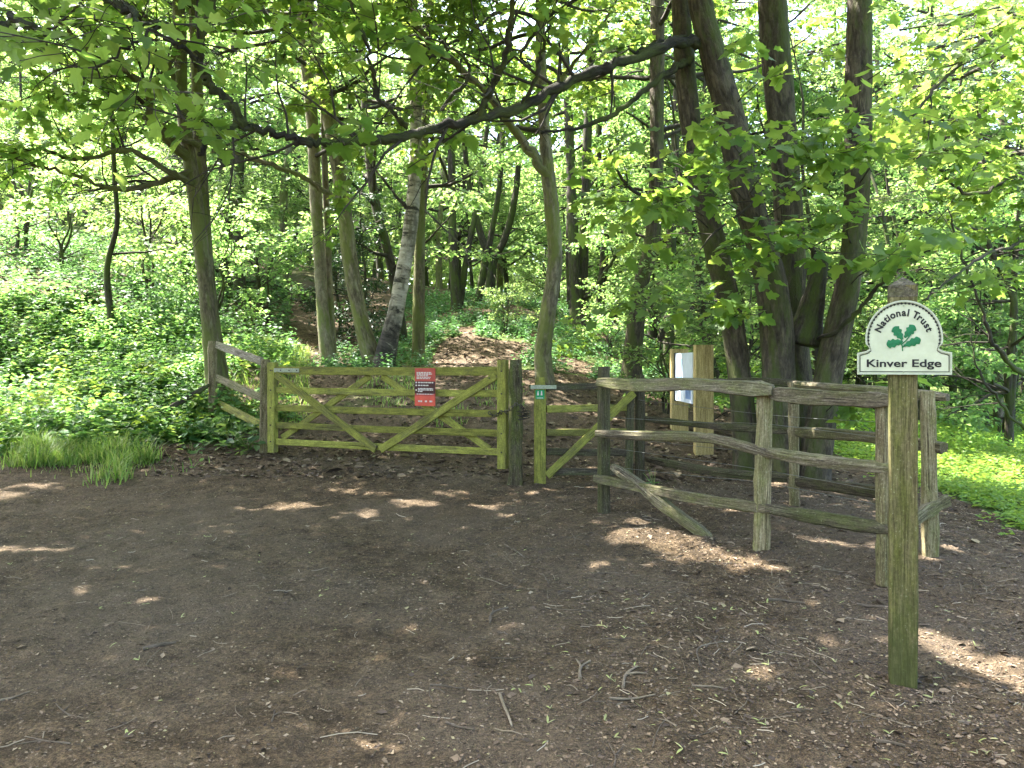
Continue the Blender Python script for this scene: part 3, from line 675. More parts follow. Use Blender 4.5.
def glyphs(txt,size,bold=.0):
    cu=bpy.data.curves.new('lettering_curve','FONT'); cu.body=txt; cu.size=size; cu.offset=bold; cu.resolution_u=4
    o=bpy.data.objects.new('lettering_curve',cu); COL.objects.link(o); dg=bpy.context.evaluated_depsgraph_get(); dg.update()
    me=bpy.data.meshes.new_from_object(o.evaluated_get(dg)); v=np.array([q.co[:] for q in me.vertices]); f=[list(p.vertices) for p in me.polygons]
    bpy.data.objects.remove(o); bpy.data.curves.remove(cu); bpy.data.meshes.remove(me); return v,f
def put(mb,v,f,fn):
    mb.add(np.array([fn(q[0],q[1]) for q in v]),[np.array(k) for k in f])
mb=MB(); v,f=glyphs('Kinver Edge',10.6,.25); w0,w1=v[:,0].min(),v[:,0].max(); tx0,tx1=867.3,941.0
put(mb,v,f,lambda a,c:S(tx0+(a-w0)/(w1-w0)*(tx1-tx0),366.8-c*1.0,.0016)); mb.build('place_lettering',M['black'],panel)
mb=MB(); txt='National Trust'; adv=[]
adv=[{'N':1.12,'a':.86,'t':.55,'i':.42,'o':.92,'n':.88,'l':.42,' ':.5,'T':.88,'r':.62,'u':.88,'s':.76}[c] for c in txt]
tot=sum(adv); cur=0; AW=math.radians(146)
for ch_,ad in zip(txt,adv):
    mid=(cur+ad/2)/tot; cur+=ad
    if ch_==' ': continue
    a=math.radians(90)+AW/2-AW*mid; v,f=glyphs(ch_,9.9,.34); xm=(v[:,0].min()+v[:,0].max())/2
    rr0=23.6; ca,sa=math.cos(a),math.sin(a)
    put(mb,v,f,lambda x_,y_:S(904.2+(rr0+y_)*ca+(x_-xm)*sa,339.4-(rr0+y_)*sa+(x_-xm)*ca,.0016))
mb.build('arc_lettering',M['black'],panel)
# oak sprig
mb=MB()
def oak(cx,cy,ang,L,wd):
    n=36; t=np.linspace(0,1,n); w=wd*(.35+.75*t-.0*t)*np.sin(np.pi*np.clip(t*.90+.09,0,1))**.45*(1+.17*np.cos(t*2*np.pi*3.5+.4))
    w[0]=.4; w[-1]=.2; ca,sa=math.cos(ang),math.sin(ang)
    up_=[(t[i]*L,w[i]) for i in range(n)]; dn=[(t[i]*L,-w[i]) for i in range(n)]
    for side in (1,-1):
        vv=[]; 
        for x_,y_ in up_:
            y1_=.0; y2_=max(.3,y_)*side
            for yq,l in ((y1_,.0030),(y2_,.0020)):
                vv.append(S(cx+x_*ca-yq*sa,cy-(x_*sa+yq*ca),l))
        q=[(2*i,2*i+2,2*i+3,2*i+1) for i in range(n-1)]
        mb.add(np.array(vv),[np.array(q)])
oak(903.2,339.5,math.radians(124),15.5,5.6); oak(905.0,337.5,math.radians(50),15.5,5.4)
oak(903.4,341.2,math.radians(192),16.5,5.2); oak(904.2,346.0,math.radians(22),18.0,4.9)
mb.build('oak_leaves',M['emblem'],panel)
mb=MB()
for pts in ([(903.2,351),(902.6,344),(902.2,338.5)],[(902.6,344),(907,340),(911.5,334.5)],[(902.5,345),(899,341)],[(903,347.5),(905,345)]):
    tube(mb,[S(*p,.002) for p in pts],np.full(len(pts),.0023),6)
mb.build('oak_stem',M['emblem'],panel)
mb=MB()
for zx,zy in ((904.2,305.5),(904.2,372.4)):
    c=S(zx,zy,.0); tube(mb,[c,c+SN*.003],[.004,.0035],8)
mb.build('screw',M['steel'],panel)

# ------------------------------------------------------------------ information board
ib=thing('information_board','two broad new yellow timber posts holding a pale display panel, beyond the corral','information board',(2.45,10.5,h1(2.45,10.5)))
for xx,yy_,w,zt in ((2.485,10.0,.235,1.5-(345-364)/770*10.0),(2.43,11.2,.245,1.5-(349-364)/770*11.2)):
    mb=MB(); z0=h1(xx,yy_); beam(mb,(xx,yy_,z0-.15),(xx,yy_,zt),w,.13,up=(0,-1,0),ch=.008,seg=8); mb.build('post',M['yellowwood'],ib)
zc=lambda py,y:1.5-(py-364)/770*y
mb=MB(); v=[]
x0=2.375
quadbox(mb,np.array([x0,10.6,(zc(353,10.6)+zc(402,10.6))/2]),np.array([0,1.,0]),uz,1.06,zc(353,10.6)-zc(402,10.6),np.array([-1.,0,0]),.03); pn=mb.build('display_panel',M['poster'],ib)
mb=MB(); hz=zc(353,10.6)-zc(402,10.6); cz=(zc(353,10.6)+zc(402,10.6))/2
quadbox(mb,np.array([x0-.017,10.85,cz+.08]),np.array([0,1.,0]),uz,.34,hz*.55,np.array([-1.,0,0]),.003)
mb.build('display_picture',M['poster_blue'],pn); mb=MB()
quadbox(mb,np.array([x0-.017,10.32,cz-.20]),np.array([0,1.,0]),uz,.30,hz*.25,np.array([-1.,0,0]),.003); mb.build('display_picture',M['poster_blue'],pn)
mb=MB(); quadbox(mb,np.array([x0-.006,11.15,cz]),np.array([0,1.,0]),uz,.06,hz*1.03,np.array([-1.,0,0]),.05); mb.build('panel_frame',M['poster_dark'],ib)

# ------------------------------------------------------------------ trees close to the gate
NEAR=[]   # trees whose leaves are checked against the sun flecks
def px_stem(wp,D,dD=0.0):
    """wp: (px,py,width px) ; returns pts, radii"""
    n=len(wp); out=[];rad=[]
    for i,(a,b,w) in enumerate(wp):
        d=D+dD*i/(n-1) if np.isscalar(dD) else D+dD[i]
        out.append(P(a,b,d)); rad.append(w/2/F*d)
    out=np.array(out)
    zb=h1(out[0,0],out[0,1]); 
    return out,np.array(rad),zb
def stem_mesh(mb,wp,D,dD=0,rng=R,sides=14,ground=True,n=None,flare=True,bump=.07):
    pts,rad,zb=px_stem(wp,D,dD)
    if ground: pts=np.vstack([[pts[0,0],pts[0,1],zb-.25],[pts[0,0],pts[0,1],zb+.02],pts[1:]]); rad=np.concatenate([[rad[0]*1.25],rad]) if flare else np.concatenate([[rad[0]],rad])
    n=n or max(14,int(np.linalg.norm(np.diff(pts,axis=0),axis=1).sum()/.16))
    pr=smooth_path(np.column_stack([pts,rad]),n); pr[:,3]=np.maximum(pr[:,3],.004)
    tube(mb,pr[:,:3],pr[:,3],sides,bump,rng); return pr
class Tree:
    def __init__(s,name,label,cat,base,bark,leaf,kind,size,seed,group=None):
        s.root=thing(name,label,cat,base,group); s.bark=bark; s.leaf=leaf; s.kind=kind; s.size=size; s.rng=np.random.default_rng(seed)
        s.wood=MB(); s.anch=[]; s.stems=[]; s.extra=[]; NEAR.append(s); s.per=4; s.tilt=.5
    wsc=1.0
    def stem(s,wp,D,dD=0,part='trunk',mat=None,**k):
        wp=[(a,b,c*s.wsc) for a,b,c in wp]
        mb=MB(); pr=stem_mesh(mb,wp,D,dD,s.rng,**k); mb.build(part,M[mat or s.bark],s.root,smooth=True); s.stems.append(pr); return pr
    def branch(s,pts,r0,r1,part=None,leafy=0,bare=0):
        q=[P(*p) for p in pts]; n=max(8,len(q)*6); pp=smooth_path(q,n); rd=np.linspace(r0,r1,n)
        mb=MB(); tube(mb,pp+s.rng.normal(0,.012,pp.shape),rd*(1+s.rng.normal(0,.11,n)),9,.13,s.rng)
        if part: mb.build(part,M['bough' if s.bark=='bark_syc' else s.bark],s.root,smooth=True)
        else: tube(s.wood,pp,rd,6)
        for t in s.rng.uniform(.2,1,bare):
            i=min(int(t*(n-1)),n-2); d=unit(pp[i+1]-pp[i]); a=s.rng.choice([-1,1])*s.rng.uniform(.5,1.3)
            nd=np.array([d[0]*math.cos(a)-d[1]*math.sin(a)*.6,d[1]*.5,d[2]*.4+abs(math.sin(a))*s.rng.choice([1,1,-.5])])
            limb(s.rng,s.wood,[],pp[i],nd,s.rng.uniform(.5,1.7),max(rd[i]*.4,.006),0,.02,dens=1.0,wig=.24)
        if leafy:
            for t in s.rng.uniform(.35,1,leafy):
                i=min(int(t*(n-1)),n-2); d=unit(pp[i+1]-pp[i]); a=s.rng.choice([-1,1])*s.rng.uniform(.5,1.2)
                nd=np.array([d[0]*math.cos(a)-d[1]*math.sin(a),d[0]*math.sin(a)+d[1]*math.cos(a),d[2]*.5+s.rng.normal(.15,.25)])
                limb(s.rng,s.wood,s.anch,pp[i],nd,s.rng.uniform(.5,1.2),max(rd[i]*.4,.005),1,-.01)
        return pp
    def limbs(s,n,zlo,zhi,L,az=None,el=(.1,.6),droop=-.01,dens=1.0,r=None,maxlev=2):
        for k in range(n):
            pr=s.stems[s.rng.integers(len(s.stems))]; z=s.rng.uniform(zlo,zhi); i=int(np.argmin(np.abs(pr[:,2]-z)))
            if az is None: a=s.rng.uniform(0,2*np.pi)
            else: a=s.rng.uniform(*az)
            e=s.rng.uniform(*el); d=(math.cos(a)*math.cos(e),math.sin(a)*math.cos(e),math.sin(e))
            l=s.rng.uniform(*L); limb(s.rng,s.wood,s.anch,pr[i,:3],d,l,min(r or .05,max(pr[i,3]*.5,.012)),0,droop,None,dens,maxlev=maxlev)
    def spray(s,px,py,D,r=.012,dens=1.5,src=None,maxL=3.0):
        t=P(px,py,D); allp=np.vstack([q[:,:3] for q in s.stems]+([np.array([a[0] for a in s.anch])] if (src and s.anch) else []))
        w=np.linalg.norm(allp-(t-[0,0,.15]),axis=1); i=int(np.argmin(w)); p0=allp[i]; L=w[i]
        d=unit(t-p0)+np.array([0,0,.35])
        limb(s.rng,s.wood,s.anch,p0,d,max(L,.6),r,0,0,t,dens*max(1,1.6/max(L,.6)),start=.45,wig=.10)
    def finish(s):
        fl=MB()
        if s.anch:
            p,d,nr,sz=leaf_cloud(s.rng,s.anch,s.per,s.size,s.tilt)
            if s.extra:
                e=[np.concatenate(q) for q in zip(*s.extra)]; p=np.vstack([p,e[0]]); d=np.vstack([d,e[1]]); nr=np.vstack([nr,e[2]]); sz=np.concatenate([sz,e[3]])
            # cut open for flecks and shafts; nothing hangs in front of the lens
            keep=~in_fleck(p)&~in_shaft(p)&~((np.abs(p[:,0])<1.0)&(p[:,1]<2.6)&(p[:,2]<2.6))
            put_leaves(fl,s.kind,p[keep],d[keep],nr[keep],sz[keep])
            s.L=(p[keep],sz[keep])
        if s.wood.n: s.wood.build('branches',M['twig' if s.bark!='birch' else 'twig'],s.root,smooth=True)
        if fl.n: s.crown=fl.build('crown',M[s.leaf],s.root)

def base_at(px,D):
    x=(px-CX)/F*D; return (x,D,h1(x,D))

# 1 tree at the left fence
t1=Tree('twin_stem_tree','dark twin-stemmed tree just behind the left fence post, with crooked low branches','tree',base_at(216,11.3),'bark_olive','syc','maple_lo',.15,101)
t1.wsc=.85
t1.stem([(217,420,25),(212,345,20),(205,280,18),(196,205,17),(188,150,15),(182,100,14),(180,40,14),(176,-60,12),(170,-180,9),(165,-330,5)],11.2)
t1.stem([(224,412,19),(214,330,16),(206,250,15),(200,150,14),(196,60,13),(193,-50,11),(190,-200,8),(188,-340,4)],11.6)
t1.branch([(190,162,11.2),(165,135,10.7),(150,122,10.4),(149,95,10.1),(138,80,9.9),(109,62,9.3),(85,48,8.9),(60,20,8.5)],.075,.02,'bough',5,7)
t1.branch([(196,185,11.2),(170,172,10.7),(125,150,10.3),(80,160,10.0),(40,150,9.8),(0,158,9.5)],.05,.012,'bough',4,6)
t1.branch([(205,146,11.2),(180,138,10.8),(155,121,10.5),(110,108,10.2),(60,92,9.9),(20,100,9.6)],.045,.010,'bough',6)
t1.branch([(195,170,11.2),(160,182,10.8),(114,189,10.4),(81,177,10.2),(35,165,10.0),(0,152,9.8)],.05,.012,'bough',3,7)
t1.branch([(186,110,11.2),(170,70,10.8),(182,30,10.4),(150,20,10),(120,-10,9.6)],.05,.012,'bough',5)
t1.limbs(20,6.6,9.5,(3.2,5.4),az=(-2.4,.6),el=(.1,.5),dens=1.05)
t1.limbs(6,6.6,9,(2,4),el=(.2,.6))
for q in ((40,90,9.5),(90,120,9.8),(120,40,9.5)): t1.spray(*q,dens=.8)

# 2, 3 pale trunks
t2=Tree('pale_trunk_tree','upright tree with smooth pale grey trunk, behind the left half of the gate','tree',base_at(328,15.1),'bark_pale','mid','maple_lo',.14,102)
t2.wsc=0.82
t2.stem([(328,370,19),(322,300,15),(316,200,14),(312,120,15),(306,60,14),(300,0,14),(296,-80,11),(292,-230,6)],15.1)
t2.stem([(333,368,10),(328,250,8),(324,140,7.5),(320,0,7),(318,-150,4)],15.3)
t2.limbs(12,7.5,10.5,(2,4),el=(-.1,.5)); t2.limbs(3,5.5,7.5,(1.5,2.5),el=(-.1,.3))
t3=Tree('leaning_mossy_tree','tree with curved mossy trunk leaning left, behind the middle of the gate','tree',base_at(372,14.8),'bark_moss','mid','maple_lo',.14,103)
t3.wsc=0.85
t3.stem([(374,368,25),(361,320,19),(350,260,17.5),(343,200,17),(335,150,16.5),(322,80,16),(310,20,15),(300,-60,12),(290,-240,6)],14.8)
t3.branch([(344,205,14.8),(320,188,14.2),(300,176,13.8),(260,160,13.2),(225,150,12.8),(205,155,12.5)],.06,.02,'bough',2)
t3.limbs(10,7.2,10,(2,4),el=(-.1,.5)); t3.limbs(2,5.5,7,(1.5,2.5),el=(0,.3)); 
# 4 birch
t4=Tree('birch_tree','slender white birch with black marks, between the mossy trunk and the red notice','tree',base_at(385,14.5),'birch','fresh','kite',.10,104)
t4.stem([(384,368,24),(388,345,19),(398,300,16),(410,230,14),(416,150,13),(415,80,12),(412,0,11),(410,-100,8),(408,-260,4)],14.5)
t4.branch([(412,215,14.5),(395,195,14.3),(375,170,14.1),(345,150,13.9)],.035,.012,'bough',3)
t4.per=4; t4.limbs(13,5.6,11,(1.5,3.2),el=(.1,.8),droop=-.05)
# 5
t5=Tree('slim_tree','slim tree with greenish trunk right behind the red notice','tree',base_at(418,15.4),'bark_olive','mid','maple_lo',.13,105)
t5.wsc=0.85
t5.stem([(418,368,17),(419,300,14),(420,220,13),(424,140,12),(428,60,10),(432,-40,8),(436,-230,4)],15.4)
t5.limbs(11,5.0,10.5,(1.5,3),el=(0,.6))
# 6 central forked tree
t6=Tree('forked_tree','tree with sinuous olive trunk forking at mid height, just behind the small gate','tree',base_at(545,13),'bark_moss','syc','maple_lo',.145,106)
t6.wsc=0.92
t6.stem([(545,384,23),(543,350,18),(550,300,17.5),(555,260,16.5),(552,210,15.5),(548,175,15),(544,120,12.5),(541,70,11.5),(540,0,10),(538,-100,8),(536,-260,4)],13)
t6.branch([(550,182,13),(528,148,12.8),(507,120,12.5),(482,88,12.2),(450,60,11.8),(425,36,11.4),(400,-20,11)],.085,.03,'bough',4,9)
t6.branch([(543,110,13),(560,80,12.6),(585,50,12.3),(610,10,12)],.05,.015,'bough',5)
t6.limbs(12,6.9,9.6,(2,4.2),el=(0,.5)); t6.limbs(9,7,9.5,(3,5),az=(-2.4,-.7),el=(.05,.4)); t6.limbs(2,5,6.5,(1.5,2.5),el=(.1,.4))
# 7
t7=Tree('hillside_tree','dark double-trunked tree with flared foot up on the mound','tree',base_at(580,21),'bark_dark','mid','kite',.17,107)
t7.stem([(580,334,30),(577,310,15),(575,280,12),(573,230,10),(570,150,9),(566,60,8),(560,-100,5)],21)
t7.stem([(582,332,22),(582,290,12),(584,240,10),(586,180,9),(588,120,9),(592,40,8),(600,-100,5)],21.2)
t7.branch([(584,300,21),(598,283,20.6),(612,262,20.3),(618,248,20)],.07,.03,'bough',2)
t7.limbs(18,6,12,(2,4.5),el=(-.1,.5))
# 8
t8=Tree('kinked_tree','tree with a kinked dark trunk behind the first front fence post','tree',base_at(632,14),'bark_syc','syc','maple_lo',.145,108)
t8.stem([(631,398,25),(634,340,18),(640,290,16),(652,240,15),(656,180,14.5),(657,100,14),(657,0,13.5),(655,-100,10),(655,-260,5)],14)
t8.branch([(656,226,14),(668,210,13.8),(690,188,13.6),(720,170,13.4)],.065,.02,'bough',3)
t8.branch([(650,250,14),(672,262,13.7),(690,258,13.5)],.03,.01,'bough',3)
t8.branch([(633,345,14),(615,355,13.6),(600,350,13.3)],.02,.006,None,2)
t8.limbs(11,6.5,10,(2,4.2),el=(-.1,.5)); t8.limbs(3,4.4,6,(1.2,2.2),el=(.0,.4))
# 9 the big multi-stemmed sycamore
t9=Tree('multi_stem_sycamore','large sycamore of several thick dark stems from one foot, right behind the corral fence','tree',base_at(785,8.95),'bark_syc','syc','maple',.165,109)
t9.wsc=.9
t9.stem([(748,480,33),(742,400,27),(732,320,25),(716,250,25),(700,180,24),(690,120,23),(683,40,21),(678,-40,19),(672,-170,13),(668,-330,7)],9.1,.3,sides=18)
S2=[(782,484,46),(779,400,37),(776,320,35),(768,270,34),(752,215,33),(742,170,33),(728,110,31),(712,50,29),(700,0,26),(685,-100,19),(670,-300,9)]
t9.stem(S2,8.9,0,sides=20)
t9.stem([(802,480,38),(800,400,33),(792,320,31),(790,240,31),(785,160,31),(778,80,31),(772,0,31),(765,-100,22),(755,-300,10)],9.5,sides=18)
t9.stem([(814,488,38),(824,400,31),(838,330,29),(850,270,26),(857,200,26),(858,100,28),(860,0,27),(862,-100,20),(868,-300,9)],8.75,sides=18)
mb=MB(); pr=stem_mesh(mb,[(804,345,34),(811,310,24),(816,285,19),(822,258,15)],9.05,0,t9.rng,10,False,bump=.2); mb.build('broken_stem',M['bark_dark'],t9.root,smooth=True)
bp=t9.branch([(716,58,9.0),(704,46,8.93),(690,42,8.84),(660,47,8.55),(615,64,8.25),(590,73,8.1),(555,90,7.95),(520,107,7.75),(480,118,7.5),(440,127,7.3),(410,135,7.15),(375,140,7.0),(340,143,6.85),(310,141,6.7),(290,138,6.65),(262,130,6.55),(245,126,6.5),(225,131,6.4),(212,141,6.35),(198,155,6.3)],.066,.020,'bough',4,20)
t9.branch([(245,127,6.5),(230,104,6.4),(212,88,6.35),(203,72,6.3),(199,50,6.2),(207,20,6.1),(214,-10,6.0),(220,-60,5.8)],.045,.02,'bough',2)
t9.branch([(203,72,6.3),(185,50,6.1),(160,35,5.9),(130,10,5.6),(105,-10,5.4)],.022,.008,'bough',3)
t9.branch([(480,117,7.5),(488,95,7.4),(497,78,7.3),(508,45,7.1),(512,10,6.95),(520,-30,6.8)],.04,.02,'bough',2,4)
t9.branch([(520,106,7.75),(535,80,7.6),(541,55,7.5),(552,20,7.3),(560,-20,7.1)],.022,.012,'bough',2)
t9.branch([(408,130,7.15),(392,112,7.05),(377,94,6.95),(370,62,6.8),(360,25,6.65),(348,-10,6.5)],.026,.012,'bough',2,4)
t9.branch([(440,110,7.4),(470,70,7.2),(440,42,7),(400,40,6.8),(360,60,6.6)],.018,.006,'bough',2)
t9.branch([(690,60,9),(672,68,8.9),(645,90,8.7),(610,115,8.5),(575,128,8.35),(541,133,8.2)],.045,.015,'bough')
t9.branch([(685,38,9),(668,40,8.8),(640,50,8.5),(608,52,8.2)],.03,.01,'bough',1)
t9.branch([(735,190,9),(755,200,8.6),(715,232,8.4),(700,250,8.3)],.02,.008,None,2)
t9.branch([(812,340,9),(835,332,8.6),(862,305,8.4),(885,280,8.2),(905,262,8.0),(930,250,7.8)],.03,.01,'bough',2)
for q in ((690,185,7.7),(660,165,7.9),(612,200,7.7),(640,215,7.8),(705,215,7.7),(765,165,7.7),(800,235,7.7),(815,185,7.8),(720,255,7.8),(700,300,8.1),(745,318,8.2),(648,305,8.3),(880,150,7.6),(870,112,7.5),(835,215,7.8),(790,60,7.9),(765,262,8),(830,160,7.6),(905,262,7.4),(842,402,8.0),(895,60,8.2),(730,140,7.7)):
    t9.spray(*q,dens=.85,r=.009)
t9.limbs(16,6.3,9.6,(3,5.4),az=(2.2,4.9),el=(.1,.5)); t9.limbs(10,6.2,9.5,(2.5,4.5),el=(.1,.6)); t9.limbs(8,6,8.5,(3.5,5.5),az=(3.4,4.6),el=(.15,.5))
t9.per=2
# 10 tree beyond the right edge
t10=Tree('drooping_tree','tree at the right edge whose thin dark branches droop beside the sign','tree',base_at(1085,10.5),'bark_dark','limeleaf','maple_lo',.15,110)
t10.stem([(1085,470,30),(1070,380,22),(1064,300,20),(1058,200,19),(1065,80,17),(1075,-60,14),(1085,-260,6)],10.5)
t10.branch([(1070,372,10.5),(1024,372,9.9),(998,350,9.6),(985,319,9.5),(965,266,9.4),(947,209,9.3)],.04,.008,'bough',5)
t10.branch([(1075,440,10.5),(1024,428,10),(996,396,9.8),(978,368,9.7),(970,333,9.6)],.03,.006,'bough',3)
t10.branch([(1060,225,10.5),(1024,242,9.5),(983,256,8.9),(945,283,8.4),(923,300,8.1)],.03,.007,'bough',4)
t10.branch([(1062,130,10.5),(1024,100,9.8),(975,118,9.3),(930,150,9),(905,165,8.8)],.04,.008,'bough',6)
t10.branch([(1068,60,10.5),(1024,14,9.2),(983,42,8.8),(955,67,8.6),(927,98,8.4),(913,119,8.3)],.04,.012,'bough',6)
t10.branch([(1062,150,10.5),(1010,178,9.6),(970,195,9.2),(940,170,9),(917,160,8.8)],.03,.008,'bough',5)
t10.branch([(1065,30,10.5),(1000,10,9.6),(950,22,9.2),(900,30,8.9)],.03,.008,'bough',6)
t10.limbs(2,4,6.5,(2,3.5),az=(2.0,4.2),el=(-.1,.4)); t10.limbs(5,7,9.5,(2,4),el=(0,.5)); t10.per=3
for q in ((960,60,9),(1000,60,9),(930,130,9),(980,150,9),(1010,120,9.3),(900,30,9),(1000,230,9.5),(960,180,9.2),(1015,190,9.4)): t10.spray(*q)
# 11 overhanging boughs at top left, close
t11=Tree('overhanging_sycamore','sycamore whose big backlit lime green leaves hang into the top left corner','tree',base_at(-330,5.2),'bark_syc','limeleaf','maple',.115,111)
t11.stem([(-330,620,60),(-325,400,48),(-318,200,44),(-300,0,38),(-280,-200,30),(-260,-420,20),(-250,-640,9)],5.2,sides=16)
t11.branch([(-318,120,5.2),(-200,80,4.8),(-60,50,4.5),(0,34,4.4),(18,20,4.35),(50,42,4.3)],.07,.018,'bough',1)
t11.branch([(-300,-60,5.2),(-120,-50,4.8),(20,-30,4.5),(110,0,4.4),(135,22,4.35),(165,22,4.3)],.06,.010,'bough',4)
t11.branch([(165,22,4.3),(140,40,4.25),(108,62,4.2),(80,82,4.15)],.010,.005,'bough',2)
for q in ((30,5,4.3),(75,12,4.2),(105,32,4.2),(135,48,4.2),(95,58,4.1),(55,40,4.3),(150,70,4.2),(95,-20,4.1)): t11.spray(*q,r=.005,src=True,dens=.8)
t11.limbs(14,5.2,8.8,(3,4.8),az=(-.9,1.2),el=(.25,.7)); t11.limbs(6,5,8,(2,4),el=(.3,.7)); t11.per=1
# extra thin trunks seen through the wood
def thin(label,seed,stems,D,leaf='mid',bark='bark_dark',n=10,zr=(3,9),L=(1.3,3),name='thin_tree'):
    t=Tree(name,label,'tree',base_at(stems[0][0][0],D),bark,leaf,'kite',.15,seed)
    for k,s_ in enumerate(stems): t.stem(s_,D+.15*k,sides=8)
    t.limbs(n,zr[0],zr[1],L,el=(-.1,.5)); return t
thin('thin crooked sapling on the left bank in front of the pale clearing',120,[[(112,312,8),(107,270,6),(117,225,5),(115,185,5),(113,140,4.5),(110,60,3)]],14,n=6,zr=(3.5,7),name='sapling')
thin('thin dark trunk standing just right of the twin-stemmed tree',121,[[(240,302,14),(238,230,11),(239,150,10),(236,60,9),(230,-100,6)]],21,n=14,zr=(4,13))
thin('faint slender trunk left of the pale grey trunk',122,[[(222,300,9),(224,220,7),(220,140,6),(218,40,5)],[(226,298,9),(232,200,7),(236,100,6)]],22,n=10,zr=(4,12))
thin('small V-forked tree on the crest of the mound in the bright gap',123,[[(489,298,11),(491,262,10),(482,238,7),(470,190,6),(462,120,4)],[(490,298,10),(493,262,9),(505,238,7),(516,190,6),(522,110,4)]],24,n=9,zr=(7.5,13),name='forked_sapling')
thin('leaning thin trunk on the mound left of the V-forked tree',124,[[(478,300,8),(484,270,7),(492,230,6),(500,180,5),(505,90,4)]],23,n=7,zr=(6,12))
thin('dark pair of thin trunks behind the red notice tree',125,[[(457,305,11),(453,250,9),(452,190,8),(450,100,6)],[(459,306,8),(468,250,6),(480,190,5),(490,100,4)]],22,n=12,zr=(4,12))
thin('thin trunk rising behind the birch',126,[[(402,340,12),(392,270,10),(375,200,9),(366,120,8),(360,0,6)]],18,n=10,zr=(3.5,9))
thin('thin trunk between the kinked trunk and the sycamore stems',127,[[(668,365,12),(670,300,10),(672,220,9),(676,120,8),(680,0,5)]],18,n=12,zr=(3,10))
thin('dark slender trunk seen through the right hand leaves',128,[[(985,400,9),(978,300,8),(976,200,7),(980,60,5)]],21,'fresh',n=14,zr=(2.5,10))
thin('second slender trunk in the right hand wood, left of the drooping branches',129,[[(952,405,8),(955,300,7),(950,200,6),(945,60,4)]],24,'fresh',n=14,zr=(2.5,11))

# shade the clearing: unseen leaves added above the frame to block the sun
gx,gy=np.meshgrid(np.arange(-9,4.8,.2),np.arange(2.0,14,.2)); cell=np.stack([gx.ravel(),gy.ravel()],-1); gz=H(cell[:,0],cell[:,1])
lv=[]
for t in NEAR:
    if t.anch:
        A=np.array([a[0] for a in t.anch]); A=A[A[:,2]>3.2]
        lv.append(np.column_stack([A,np.full(len(A),t.per*(t.size/.15)**2*.75)]))
lv=np.vstack(lv)
def cover(pts):
    q=pts[:,:2]-SUN[:2]*((pts[:,2]-.15)/SUN[2])[:,None]
    ix=np.floor((q[:,0]+9.1)/.2).astype(int); iy=np.floor((q[:,1]-1.9)/.2).astype(int)
    c=np.zeros(gx.shape); ok=(ix>=0)&(ix<gx.shape[1])&(iy>=0)&(iy<gx.shape[0]); np.add.at(c,(iy[ok],ix[ok]),pts[ok,3]); return c
cov=cover(lv); thr=20.0   # leaves per 0.2 m cell for dense shade
cs=np.pad(cov,1,mode='edge'); sm=sum(cs[a:a+cov.shape[0],b:b+cov.shape[1]] for a in range(3) for b in range(3))/9
print('CANOPY mean leaves per cell',cov.mean(),'share under threshold',(sm<thr).mean())
rc=np.random.default_rng(55); thr=np.where(gy>edge_left(gx),4.0,thr)*np.where((gx<-6)|(gy>10.5),.8,1); need=np.clip(thr-sm,0,None).ravel()
allA=[(np.array([a[0] for a in t.anch]),t) for t in (t1,t6,t9,t11,t10)]
nadd=0
for ci in np.where(need>0)[0]:
    z0_=max(5.6,1.9+.50*(cell[ci,1]+2.2)); zt=rc.uniform(z0_,z0_+2.2); p=np.array([cell[ci,0]+rc.uniform(-.1,.1),cell[ci,1]+rc.uniform(-.1,.1),gz[ci]]); p=p+SUN*((zt-p[2])/SUN[2])
    k=int(np.ceil(need[ci])); best=min(allA,key=lambda q:np.min(((q[0]-p)**2).sum(1))); t=best[1]
    az=rc.uniform(0,6.28,k); d=np.stack([np.cos(az),np.sin(az),rc.normal(-.2,.3,k)],-1)
    t.extra.append((p+rc.normal(0,.10,(k,3)),d,np.stack([rc.normal(0,.4,k),rc.normal(0,.4,k),np.ones(k)],-1),np.maximum(t.size,.155)*rc.uniform(.8,1.2,k))); nadd+=k
    if rc.uniform()<.35:
        a0=best[0][int(np.argmin(((best[0]-p)**2).sum(1)))]
        mid=(a0+p)/2+rc.normal(0,.12,3); tube(t.wood,smooth_path([a0,mid,p],5),np.linspace(.010,.003,5),3,cap=False)
print('CANOPY added leaves',nadd)
for t in NEAR: t.finish()

